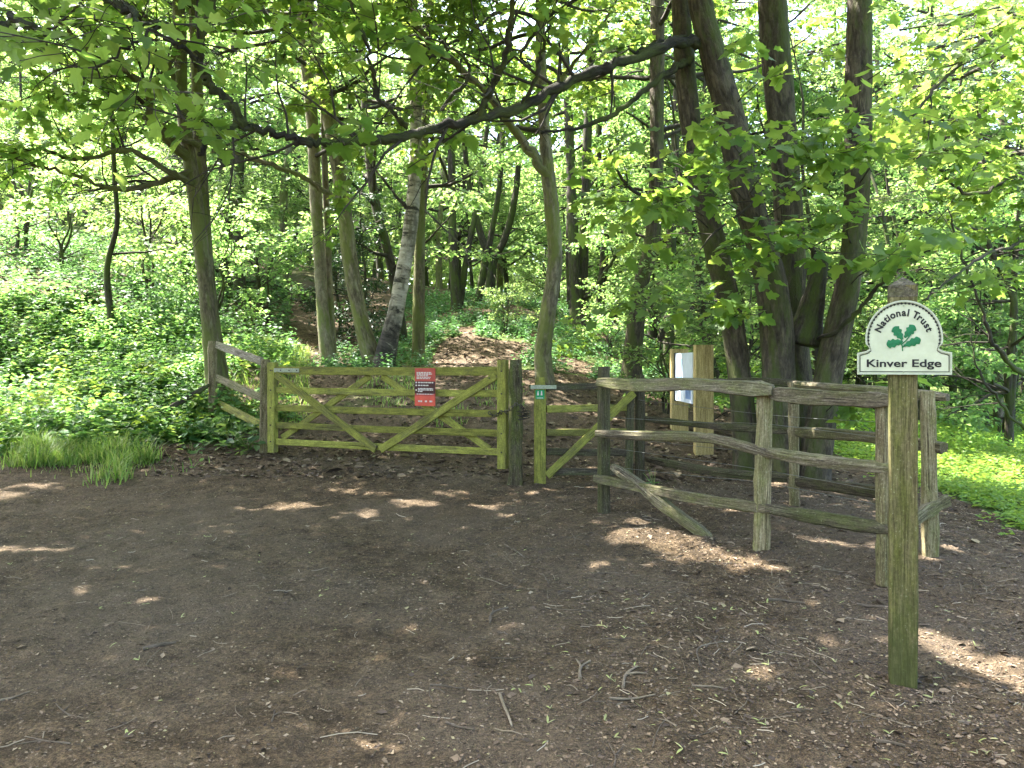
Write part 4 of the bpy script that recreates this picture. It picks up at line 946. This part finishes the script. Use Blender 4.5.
# ------------------------------------------------------------------ background wood: templates and copies
def template(name,seed,Ht,zlow,n,L,leaf,size,bark,per,trunk_r,el=(-.15,.55),multi=1,kind='kite'):
    rng=np.random.default_rng(seed); root=thing(name,'','tree',(0,0,0)); tw=MB(); wood=MB(); an=[]; st=[]
    for k in range(multi):
        a=rng.uniform(0,6.28); sp_=.0 if multi==1 else .35
        pts=np.array([[math.cos(a)*.12*(multi>1),math.sin(a)*.12*(multi>1),-.3]]+[[math.cos(a)*sp_*z/2+rng.normal(0,.05*z**.5+.02),math.sin(a)*sp_*z/2+rng.normal(0,.05*z**.5+.02),z] for z in np.linspace(0.3,Ht,7)])
        rad=np.linspace(trunk_r*1.15,trunk_r*.15,8); pr=smooth_path(np.column_stack([pts,rad]),22); pr[:,3]=np.maximum(pr[:,3],.006); tube(tw,pr[:,:3],pr[:,3],8,.06,rng); st.append(pr)
    for k in range(n):
        pr=st[rng.integers(len(st))]; z=zlow+(Ht*.95-zlow)*rng.uniform(0,1)**1.1; i=int(np.argmin(np.abs(pr[:,2]-z))); a=rng.uniform(0,6.28); e=rng.uniform(*el)
        limb(rng,wood,an,pr[i,:3],(math.cos(a)*math.cos(e),math.sin(a)*math.cos(e),math.sin(e)),rng.uniform(*L)*(1.1-.5*z/Ht),min(.05,max(pr[i,3]*.5,.01)),0,-.015,None,.8,5)
    tw.build('trunk',M[bark],root,smooth=True); wood.build('branches',M['twig'],root)
    p,d,nr,sz=leaf_cloud(rng,an,per,size,.55); fl=MB(); put_leaves(fl,kind,p,d,nr,sz); fl.build('crown',M[leaf],root)
    return root
def dup(root,loc,rz,sc,label,group):
    r=root.copy(); COL.objects.link(r); r.location=loc; r.rotation_euler=(0,0,rz); r.scale=(sc,)*3; r['label']=label; r['group']=group
    for ch in root.children:
        c=ch.copy(); COL.objects.link(c); c.parent=r
    return r
TPL={
 'tall':[template('woodland_tree',201,15,4.0,30,(2.2,4.2),'mid',.145,'bark_dark',6,.16),template('woodland_tree',202,14,3.0,32,(2,4),'fresh',.14,'bark_moss',6,.14)],
 'low':[template('understorey_tree',203,8,1.0,26,(1.6,3.2),'fresh',.115,'bark_dark',7,.08,multi=2),template('understorey_tree',204,9,1.4,26,(1.8,3.4),'mid',.125,'bark_dark',6,.09)],
 'bush':[template('hazel_bush',205,3.2,.3,20,(.9,1.9),'mid',.13,'bark_dark',5,.035,(.1,.9),3),template('hazel_bush',206,2.6,.2,20,(.8,1.8),'fresh',.12,'bark_dark',5,.03,(.1,.9),3)],
 'holly':[template('evergreen_bush',207,4.5,.2,36,(.6,1.3),'darkleaf',.10,'bark_dark',8,.06,(-.1,.6),1)],
}
USED=set()
def place(kind,k,px,D,label,group,sc=1.0,x=None):
    t=TPL[kind][k]; x=(px-CX)/F*D if x is None else x; loc=(x,D,h1(x,D)); rz=R.uniform(0,6.28)
    if (kind,k) not in USED:
        USED.add((kind,k)); t.location=loc; t.rotation_euler=(0,0,rz); t.scale=(sc,)*3; t['label']=label; t['group']=group; return t
    return dup(t,loc,rz,sc,label,group)
place('holly',0,362,17.2,'dark green evergreen bush behind the mossy leaning trunk','evergreen bushes',.8)
place('holly',0,338,18.6,'dark evergreen bush peering between the two pale trunks','evergreen bushes',.7)
place('bush',0,150,16.5,'leafy hazel bush on the left bank beside the crooked sapling','hazel bushes')
place('bush',1,60,18,'bright hazel bush at the left under the pale clearing','hazel bushes',1.0)
place('bush',0,20,20,'tall pale green bush at the far left edge of the bank','hazel bushes',1.25)
place('bush',1,215,15.5,'bush behind the foot of the twin-stemmed tree','hazel bushes',.9)
place('bush',0,265,19,'loose bush in the shade left of the pale trunk','hazel bushes',1.0)
place('bush',0,505,19.0,'low bush on the mound just left of the forked trunk','hazel bushes',.45)
place('bush',1,610,18.5,'low bush on the mound right of the forked trunk','hazel bushes',.6)
place('bush',1,668,12.3,'bush behind the display panel, left of the sycamore','hazel bushes',.75)
place('bush',0,745,11.5,'leafy bush between the display panel and the sycamore stems','hazel bushes',.8)
place('bush',1,885,15,'bush behind the domed sign','hazel bushes',.9)
place('bush',0,1000,17,'bush in the lime green ground cover at the right edge','hazel bushes',1.0)
lab={'l':('leafy background tree up on the left bank','background trees on the left bank'),
     'c':('leafy background tree on the slope beyond the gate','background trees beyond the gate'),
     'r':('sunlit leafy background tree in the wood on the right','background trees in the right hand wood')}
ul={'l':('low branching leafy tree in the understorey of the left bank','understorey trees on the left bank'),
    'c':('low branching leafy tree in the understorey beyond the gate','understorey trees beyond the gate'),
    'r':('low branching leafy tree in the bright understorey on the right','understorey trees in the right hand wood')}
rb=np.random.default_rng(77)
def zone(px): return 'l' if px<300 else ('c' if px<690 else 'r')
for D0,D1,n,kinds in ((19,24,11,'low'),(24,31,17,'low'),(25,34,15,'tall'),(34,48,30,'tall'),(34,46,16,'low')):
    for k in range(n):
        px=-60+(1150)*(k+rb.uniform(.1,.9))/n; D=rb.uniform(D0,D1)
        if 484<px<522 and 22<D<27: continue
        if 380<px<450 and D<26: px-=60
        if px<140 and D<27: continue
        if 290<px<470 and D<23.5: continue
        z=zone(px); L_=(lab if kinds=='tall' else ul)[z]; sc=rb.uniform(.8,1.2)*(1.0 if kinds=='tall' else rb.uniform(.8,1.1))
        place(kinds,int(rb.integers(2)),px,D,L_[0],L_[1],sc)
for px,D,sc in ((180,24,.95),(285,25,1.05),(345,24,1.0),(440,27,.8),(600,25,1.0),(650,23,1.0),(705,20,1.0),(770,23,1.1),(860,21,1.0),(925,19,1.0),(1000,22,1.1),(1040,17,1.0),(60,30,1.0),(120,29,1.0),(230,30,1.1)):
    z=zone(px); place('tall',int(rb.integers(2)),px,D,lab[z][0],lab[z][1],sc)
for px,D,sc in ((470,29,.8),(560,33,.9),(615,29,.9),(450,33,.9)): place('low',1,px,D,ul['c'][0],ul['c'][1],sc)
for px,D,kd,sc in ((830,14,'low',.85),(930,15.5,'low',.9),(1010,13.5,'low',.9),(890,19,'low',1),(1060,18,'low',1),(720,16,'low',.9),(770,20,'low',1),(960,20,'low',1.0)):
    place(kd,0 if px<900 else 0,px,D,ul['r'][0],ul['r'][1],sc)
for k,(x_,y_) in enumerate(((-6,-4.5),(-1.5,-6.5),(3.5,-5),(7.5,-2),(-9,0),(1,-10))):  # unseen trees added behind the view to darken trunks and boughs
    place('tall',k%2,0,y_,'unseen leafy tree added out of view to cut sky light','trees added out of view to cut sky light',.8,x=x_)
for k,(x_,y_) in enumerate(((-4,-3.5),(.5,-4.5),(5.5,-4),(-8.5,-3),(9,-4.5),(-12,3),(12,1.5),(3,-8))):  # more unseen trees, added so light falls mostly from above
    place('low',k%2,0,y_,'unseen low branching tree added out of view to cut sky light','low trees added out of view to cut sky light',1.0,x=x_)
for x_,y_,sc in ((5.2,22,1.1),(8,24,1.1),(6.8,27,1.2),(11,23,1.1)): place('tall',1,0,y_,lab['r'][0],lab['r'][1],sc,x=x_)
# far wood, one mass
fw=MB(); n=90000; a=rb.uniform(-.95,.95,n); dd=rb.uniform(50,85,n); xx=np.sin(a)*dd; yy2=np.cos(a)*dd; zt=H(xx,yy2); hgt=rb.uniform(0,1,n)**.8*(9+7*vnoise(xx/5,yy2/5,9))
pxs=CX+F*xx/yy2; keep=np.ones(n,bool)
p=np.stack([xx,yy2,zt+hgt],-1)[keep]; n=len(p); az=rb.uniform(0,6.28,n)
put_leaves(fw,'kite',p,np.stack([np.cos(az),np.sin(az),rb.normal(-.2,.4,n)],-1),np.stack([rb.normal(0,.7,n),rb.normal(0,.7,n),np.ones(n)],-1),rb.uniform(.5,.95,n))
tag(fw.build('far_wood',M['fresh']),'pale green mass of distant woodland closing the view behind the trees','woodland',None,'stuff')

# ------------------------------------------------------------------ undergrowth
ru=np.random.default_rng(91)
def plants(region,n,hgt,leafs,size,mat,name,label,cat,kind='oval',dfun=None):
    x=ru.uniform(region[0],region[1],n); y=ru.uniform(region[2],region[3],n)
    ok=ru.uniform(0,1,n)<(dfun or veg_density)(x,y); x=x[ok]; y=y[ok]; z=H(x,y); m=len(x)
    hh=hgt*ru.uniform(.5,1.25,m)*(.6+.8*vnoise(x/1.1,y/1.1,41)); lean=ru.normal(0,.16,(m,2))
    pos=[];d=[];nr=[];sz=[]
    for k in range(leafs):
        t=((k//2+1)/(leafs//2))*ru.uniform(.9,1.05,m); az=ru.uniform(0,6.28,m) if k%2==0 else az+np.pi
        dv=np.stack([np.cos(az),np.sin(az),ru.normal(-.05,.25,m)],-1)
        pos.append(np.stack([x+lean[:,0]*t*hh,y+lean[:,1]*t*hh,z+t*hh],-1)+dv*.02); d.append(dv)
        nr.append(np.stack([ru.normal(0,.35,m),ru.normal(0,.35,m),np.ones(m)],-1)); sz.append(size*ru.uniform(.7,1.25,m)*(1.15-.45*np.clip(t,0,1)))
    mb=MB(); put_leaves(mb,kind,np.vstack(pos),np.vstack(d),np.vstack(nr),np.concatenate(sz))
    tag(mb.build(name,M[mat]),label,cat,None,'stuff')
onlyL=lambda x,y:veg_density(x,y)*(CX+F*x/y<300)
plants((-13,-2.5,8.6,14.5),4600,.33,12,.115,'nettle','undergrowth','thick nettles and brambles covering the bank left of the gate','undergrowth',dfun=onlyL)
plants((-18,-2.5,14,24),4200,.40,10,.13,'cover','bank_plants','paler low plants covering the upper left bank','undergrowth',dfun=onlyL)
plants((-3.8,6,13.0,25),5000,.26,10,.095,'cover','mound_plants','low dark green plants covering the mound behind the gates','undergrowth',dfun=lambda x,y:veg_density(x,y)*(CX+F*x/y>=300)*(x<4.6))
plants((4.0,11,4.2,13),8000,.13,6,.075,'lime','ground_cover','bright lime ground cover on the slope right of the corral','ground cover',dfun=lambda x,y:veg_density(x,y)*(x>3.9))
plants((4.0,20,12,28),5200,.24,8,.11,'lime','wood_floor_plants','pale green plants carpeting the wood floor on the right','ground cover',dfun=lambda x,y:veg_density(x,y)*(x>3.9))
plants((-11,-3.2,9.2,13.5),600,.42,14,.15,'nettle','bramble_clumps','taller broad-leaved bramble clumps rising from the nettles on the left bank','undergrowth',dfun=lambda x,y:onlyL(x,y)*(vnoise(x/.9,y/.9,83)>.55))
plants((-10,-3.4,9.0,13),420,.40,14,.125,'lime','bright_shoots','sunny yellow green shoots standing among the nettles on the left bank','undergrowth',dfun=lambda x,y:onlyL(x,y)*(vnoise(x/.8,y/.8,85)>.5))
plants((3.6,4.8,4.2,9.5),420,.09,5,.06,'lime','straggling_cover','scattered small green plants thinning out onto the dirt at the right','ground cover',dfun=lambda x,y:.45*np.clip((x-3.6)/.9,0,1)**2)
# grass
def grass(n,fn,hg,name,label):
    x,y=fn(n); z=HF(x,y); m=len(x); h_=hg*ru.uniform(.3,1.1,m)*(.45+.9*vnoise(x/.22,y/.22,66)); az=ru.uniform(0,6.28,m); b=ru.uniform(.1,1.2,m)*h_
    w=.0048*ru.uniform(.7,1.5,m); dx=np.cos(az);dy=np.sin(az)
    v=np.stack([np.stack([x-dy*w,y+dx*w,z-.01],-1),np.stack([x+dy*w,y-dx*w,z-.01],-1),np.stack([x+dx*b*.35+dy*w*.7,y+dy*b*.35-dx*w*.7,z+h_*.6],-1),np.stack([x+dx*b*.35-dy*w*.7,y+dy*b*.35+dx*w*.7,z+h_*.6],-1),np.stack([x+dx*b,y+dy*b,z+h_],-1)],1)
    k=np.arange(m)[:,None]*5; mb=MB(); mb.add(v.reshape(-1,3),[k+np.array([[0,1,2,3]]),k+np.array([[3,2,4]])]); tag(mb.build(name,M['grass']),label,'grass',None,'stuff')
def g1(n):
    cxs=ru.normal(-5.25,.40,22); cys=9.05+ru.normal(0,.24,22); k=ru.integers(0,22,n); sp_=ru.uniform(.04,.16,22)[k]
    return cxs[k]+ru.normal(0,1,n)*sp_,cys[k]+ru.normal(0,1,n)*sp_
grass(3400,g1,.30,'grass','tuft of bright grass at the edge of the dirt, far left')
def g4(n):
    return ru.normal(-5.1,.55,n),8.95+ru.normal(0,.28,n)
grass(420,g4,.12,'stray_grass','stray blades of grass thinning out onto the dirt, far left')
def g2(n):
    x=ru.uniform(-5.5,-2.2,n); y=ru.uniform(10.6,16.5,n); px=CX+F*x/y; ok=(px>215)&(px<310)&(vnoise(x/.8,y/.8,61)>.4); return x[ok],y[ok]
grass(9000,g2,.22,'thin_grass','thin grass growing behind the left fence')
def g3(n):
    x=ru.uniform(-2.6,.2,n); y=ru.uniform(10.2,13.5,n); ok=vnoise(x/.9,y/.9,63)>.62; return x[ok],y[ok]
grass(3500,g3,.10,'sparse_grass','sparse short grass on the litter behind the gate')
# single leafy plants at the left fence foot
def leafy(px,py,D,n,size,h_,label,mat='nettle',seed=0):
    rg=np.random.default_rng(seed); x=(px-CX)/F*D; z=h1(x,D); root=thing('leafy_plant',label,'plant',(x,D,z),'leafy plants at the foot of the left fence')
    st=MB(); an=[]
    for k in range(n):
        a=rg.uniform(0,6.28); e=rg.uniform(.6,1.4); d=np.array([math.cos(a)*math.cos(e),math.sin(a)*math.cos(e),math.sin(e)])
        limb(rg,st,an,(x,D,z-.02),d,h_*rg.uniform(.7,1.2),.005,2,-.06,None,1,6,2)
    st.build('stem',M['grass'],root); p,d,nr,sz=leaf_cloud(rg,an,2,size,.45,.05); fl=MB(); put_leaves(fl,'oval',p,d,nr,sz); fl.build('foliage',M[mat],root)
leafy(232,440,9.9,16,.13,.42,'leafy green plant at the foot of the hanging post',seed=1)
leafy(212,436,10.3,14,.12,.38,'leafy plant under the left fence post',seed=2)
leafy(190,448,9.6,8,.10,.22,'small plant at the dirt edge left of the fence',seed=3)
leafy(249,438,9.8,12,.13,.40,'bright plant under the rails of the short left fence',seed=5)
leafy(193,466,9.0,3,.07,.12,'tiny seedling on the bare dirt left of the gate',seed=4)
leafy(654,476,8.3,4,.07,.22,'small seedling at the foot of the small gate post',seed=6)

# ------------------------------------------------------------------ litter on the ground
rl=np.random.default_rng(15)
def flakes(n,region,size,name,label,dens):
    x=rl.uniform(region[0],region[1],n); y=region[2]+(region[3]-region[2])*rl.uniform(0,1,n)**region[4]; ok=rl.uniform(0,1,n)<dens(x,y); x=x[ok];y=y[ok]; m=len(x)
    p=np.stack([x,y,HF(x,y)+.003],-1); az=rl.uniform(0,6.28,m); asp=rl.uniform(.5,1,m)
    mb=MB(); s_=size*rl.lognormal(0,.45,m)
    put_leaves(mb,'kite' if size<.02 else 'oval',p,np.stack([np.cos(az),np.sin(az),rl.normal(.05,.2,m)],-1),np.stack([rl.normal(0,.35,m),rl.normal(0,.35,m),np.ones(m)],-1),s_)
    tag(mb.build(name,M['litter']),label,'leaf litter',None,'stuff')
dn=lambda x,y:np.clip(.35+.45*np.clip((x+1.0)/2.5,0,1)+.5*np.clip((y-7)/2,0,1),0,1)*(.35+.9*vnoise(x/.7,y/.7,71))*(veg_density(x,y)<.3)
flakes(190000,(-6.5,5.5,2.3,10,1.35),.0125,'leaf_litter','brown leaf and bark flakes strewn over the dirt clearing',dn)
POSTS=np.array([(sxx,SD)]+[((px-CX)/F*D,D) for px,D in ((604,DA),(762,DB),(886,DC),(930,DD),(794,DE),(640,DF),(540,8.25),(515.5,8.28),(505,8.4),(266,9.75))])
def dpost(x,y): return np.min(np.hypot(x[:,None]-POSTS[:,0],y[:,None]-POSTS[:,1]),axis=1)
flakes(60000,(-3.4,3.4,3.2,10,1.0),.022,'post_foot_litter','small leaves and crumbs gathered round the feet of the posts',lambda x,y:np.exp(-(dpost(x,y)/.12)**2)*1.0)
flakes(22000,(0,5.2,2.6,9,1.2),.021,'coarse_litter','coarser dry leaf pieces and bark around the corral and sign post',lambda x,y:np.clip((x-.2)/1.2,.15,1)*(.25+1.1*vnoise(x/.5,y/.5,73))*(veg_density(x,y)<.3)*.55)
flakes(26000,(-5,6,8.6,19,1.3),.05,'dead_leaves','dry dead leaves covering the path and slope behind the gates',lambda x,y:(.5+.6*vnoise(x,y,72))*(veg_density(x,y)<.6))
flakes(9000,(-16,-6,13,24,1),.10,'pale_dead_leaves','pale dry leaves on the upper left bank',lambda x,y:(veg_density(x,y)<.7)*1.0)
# fine twig crumbs
n=7500; x=rl.uniform(-5.5,5.2,n); y=2.4+7.5*rl.uniform(0,1,n)**1.25; ok=rl.uniform(0,1,n)<np.clip(.22+.5*(x+.5)/2,.16,1)*(.3+1.0*vnoise(x/.6,y/.6,75))*(veg_density(x,y)<.3); x=x[ok];y=y[ok];m=len(x)
mb=MB(); az=rl.uniform(0,6.28,m); L=.022*rl.lognormal(.35,.5,m); rw=rl.uniform(.0009,.0024,m); cv=rl.normal(0,.12,m)*L
ts=np.array([-1,-.3,.35,1]); cx_=np.cos(az)[:,None]; sy_=np.sin(az)[:,None]
px_=x[:,None]+cx_*L[:,None]*ts-sy_*cv[:,None]*(1-ts**2); py2=y[:,None]+sy_*L[:,None]*ts+cx_*cv[:,None]*(1-ts**2)
pz=HF(px_,py2)+rw[:,None]+rl.uniform(0,.004,(m,4))
V=np.zeros((m,4,3,3))
for q,(ox,oz) in enumerate(((1,-.6),(-1,-.6),(0,1))):
    V[:,:,q,0]=px_-sy_*rw[:,None]*ox; V[:,:,q,1]=py2+cx_*rw[:,None]*ox; V[:,:,q,2]=pz+rw[:,None]*oz
fc=[]
for k_ in range(3):
    for q in range(3):
        q2=(q+1)%3; fc.append((k_*3+q,k_*3+q2,k_*3+3+q2,k_*3+3+q))
mb.add(V.reshape(-1,3),[(np.arange(m)[:,None,None]*12+np.array(fc)[None]).reshape(-1,4)])
tag(mb.build('twig_litter',M['twiglitter']),'countless tiny broken twigs mixed into the soil of the clearing','twig litter',None,'stuff')
def stick(pts,r,label,mat='stick',fork=None):
    r*=.68; q=np.array(pts,float); n=max(7,len(q)*4); pp=smooth_path(np.column_stack([q,np.zeros(len(q))]),n); pp[:,2]=HF(pp[:,0],pp[:,1])
    pp[:,2]=np.convolve(np.pad(pp[:,2],2,mode='edge'),np.ones(5)/5,'valid')+r*.8
    mb=MB(); tube(mb,pp,np.linspace(r,r*.6,n)*(1+rl.normal(0,.1,n)),6,.1,rl)
    if fork is not None:
        i=n//2; f0=pp[i]; L=np.linalg.norm(pp[-1]-pp[i])*.9; d=unit(pp[-1]-pp[i]); c,s_=math.cos(fork),math.sin(fork); d2=np.array([d[0]*c-d[1]*s_,d[0]*s_+d[1]*c,.1])
        k=np.array([f0,f0+d2*L*.5,f0+d2*L]); k[1:,2]=HF(k[1:,0],k[1:,1])+r; tube(mb,k,np.array([r*.8,r*.65,r*.4]),5)
    o=mb.build('stick',M[mat],loc=tuple(pp[0])); return tag(o,label,'stick','sticks lying on the dirt')
def px_stick(a,b,r,label,mat='stick',bend=.0,fork=None):
    A=hit(*a)[:2]; B=hit(*b)[:2]; d=B-A; m=(A+B)/2+np.array([-d[1],d[0]])*bend; return stick([A,m,B],r,label,mat,fork)
px_stick((143,652),(176,645),.018,'thick short dark stick on the open dirt at left')
px_stick((500,700),(512,730),.011,'pale stick standing out at the bottom, left of the middle','stick_pale')
px_stick((490,625),(508,612),.011,'pale crooked stick with a fork near the middle of the clearing','stick',.2,.9)
px_stick((609,701),(655,700),.009,'straight pale twig lying level in the bottom centre','stick_pale',.02)
px_stick((692,693),(727,692),.009,'second straight pale twig, right of the level one','stick_pale',.02)
px_stick((623,690),(637,670),.012,'forked bleached twig shaped like a Y','stick_pale',.1,-.9)
px_stick((580,684),(590,665),.012,'forked bleached twig beside the Y-shaped one','stick_pale',.1,.7)
px_stick((700,668),(731,645),.008,'thin curved twig arching left of the sign post','stick',.25)
px_stick((800,655),(825,673),.008,'thin brown twig close to the left of the sign post')
px_stick((768,600),(805,603),.013,'brown stick lying in the litter between front fence and sign post','stick',.1)
px_stick((857,605),(885,610),.014,'short brown stick just left of the sign post')
px_stick((876,748),(905,756),.012,'brown stick near the bottom right corner')
px_stick((430,690),(465,690),.006,'thin level twig at the lower middle')
px_stick((505,548),(525,560),.007,'short twig lying in the middle of the clearing')
px_stick((0,702),(30,696),.008,'pale twig at the bottom left edge','stick_pale')
px_stick((446,729),(474,735),.009,'brown twig at the bottom, left of the pale stick')
for k in range(170):
    px=rl.uniform(0,1020) if k<50 else rl.uniform(480,1010); py=560+200*rl.uniform(0,1)**1.1 if k<70 else rl.uniform(520,600)
    c=hit(px,py); a=rl.uniform(0,3.14); L=rl.uniform(.06,.26); d=np.array([math.cos(a),math.sin(a)])*L/2; b=rl.normal(0,.12)
    if abs(c[0]-sxx)<.16 and abs(c[1]-SD)<.16: continue
    stick([c[:2]-d,c[:2]+np.array([-d[1],d[0]])*b,c[:2]+d],rl.uniform(.0025,.006),'thin dry brown twig lying among the litter','stick' if rl.uniform()<.7 else 'stick_pale',rl.choice([None,None,.7,-.8]))
# sycamore keys
def key_mesh(seed):
    rg=np.random.default_rng(seed); mb=MB()
    for s_ in (1,-1):
        a=s_*rg.uniform(.5,1.0); t=np.linspace(0,1,7); L=.036
        cx_=np.stack([t*L*math.cos(a)-s_*.010*t*t*0,s_*np.abs(t*L*math.sin(a))+0*t,.004+.008*np.sin(t*2)],-1)
        w=.008*np.sin(np.pi*np.clip(t*.85+.12,0,1)); nrm=np.array([-math.sin(a),s_*abs(math.cos(a)),0])
        v=np.vstack([cx_+nrm*w[:,None]*.6,cx_-nrm*w[:,None]*.6]); mb.add(v,[np.array([(i,i+1,8+i,7+i) for i in range(6)])])
    return mb
kt=[]
for s_ in range(4):
    o=key_mesh(s_).build('seed_key',M['key'],loc=(0,0,0)); tag(o,'fallen lime green sycamore seed key lying on the dirt','seed key','green seed keys scattered on the dirt'); kt.append(o)
spots=[]
for k in range(165):
    px=rl.uniform(500,1000) if k<110 else rl.uniform(0,560); py=rl.uniform(600,766) if k<125 else rl.uniform(530,620)
    c=hit(px,py); 
    if abs(c[0]-sxx)<.12 and abs(c[1]-SD)<.12: continue
    spots.append(c)
for k,c in enumerate(spots):
    o=kt[k%4] if k<4 else kt[k%4].copy()
    if k>=4: COL.objects.link(o)
    o.location=(c[0],c[1],float(HF(np.array([c[0]]),np.array([c[1]]))[0])+.004); o.rotation_euler=(rl.normal(0,.2),rl.normal(0,.2),rl.uniform(0,6.28)); o.scale=(rl.uniform(.6,1.15),)*3

# ------------------------------------------------------------------ light, world, camera
w=bpy.data.worlds.new('World'); SC.world=w; w.use_nodes=True; nt=w.node_tree; nt.nodes.clear()
sky=nt.nodes.new('ShaderNodeTexSky'); sky.sky_type='NISHITA'; sky.sun_disc=False
el=math.asin(SUN[2]); azm=math.atan2(SUN[0],SUN[1]); sky.sun_elevation=el; sky.sun_rotation=azm; sky.air_density=.8; sky.dust_density=4.0; sky.ozone_density=.6
bg=nt.nodes.new('ShaderNodeBackground'); bg.inputs[1].default_value=.15; ou=nt.nodes.new('ShaderNodeOutputWorld')
nt.links.new(sky.outputs[0],bg.inputs[0]); nt.links.new(bg.outputs[0],ou.inputs[0])
sl=bpy.data.lights.new('sun','SUN'); sl.energy=5.0; sl.angle=math.radians(.55); sl.color=(1,.955,.88)
so=bpy.data.objects.new('sun',sl); COL.objects.link(so); so.rotation_euler=Vector(-SUN).to_track_quat('-Z','Y').to_euler(); so.location=(-8,5,20)
cam=bpy.data.cameras.new('camera'); co=bpy.data.objects.new('camera',cam); COL.objects.link(co)
co.location=(0,0,CAMZ); co.rotation_euler=(math.pi/2,0,0); cam.sensor_width=36; cam.lens=36*F/1024; cam.shift_y=-(384-HY)/1024; cam.clip_end=500; cam.clip_start=.05
SC.camera=co
SC.view_settings.view_transform='Standard'; SC.view_settings.look='None'; SC.view_settings.exposure=3.5; SC.view_settings.gamma=1
SC.cycles.max_bounces=7; SC.cycles.diffuse_bounces=4; SC.cycles.transmission_bounces=5; SC.cycles.glossy_bounces=2
SC.cycles.sample_clamp_indirect=6; SC.cycles.use_denoising=True
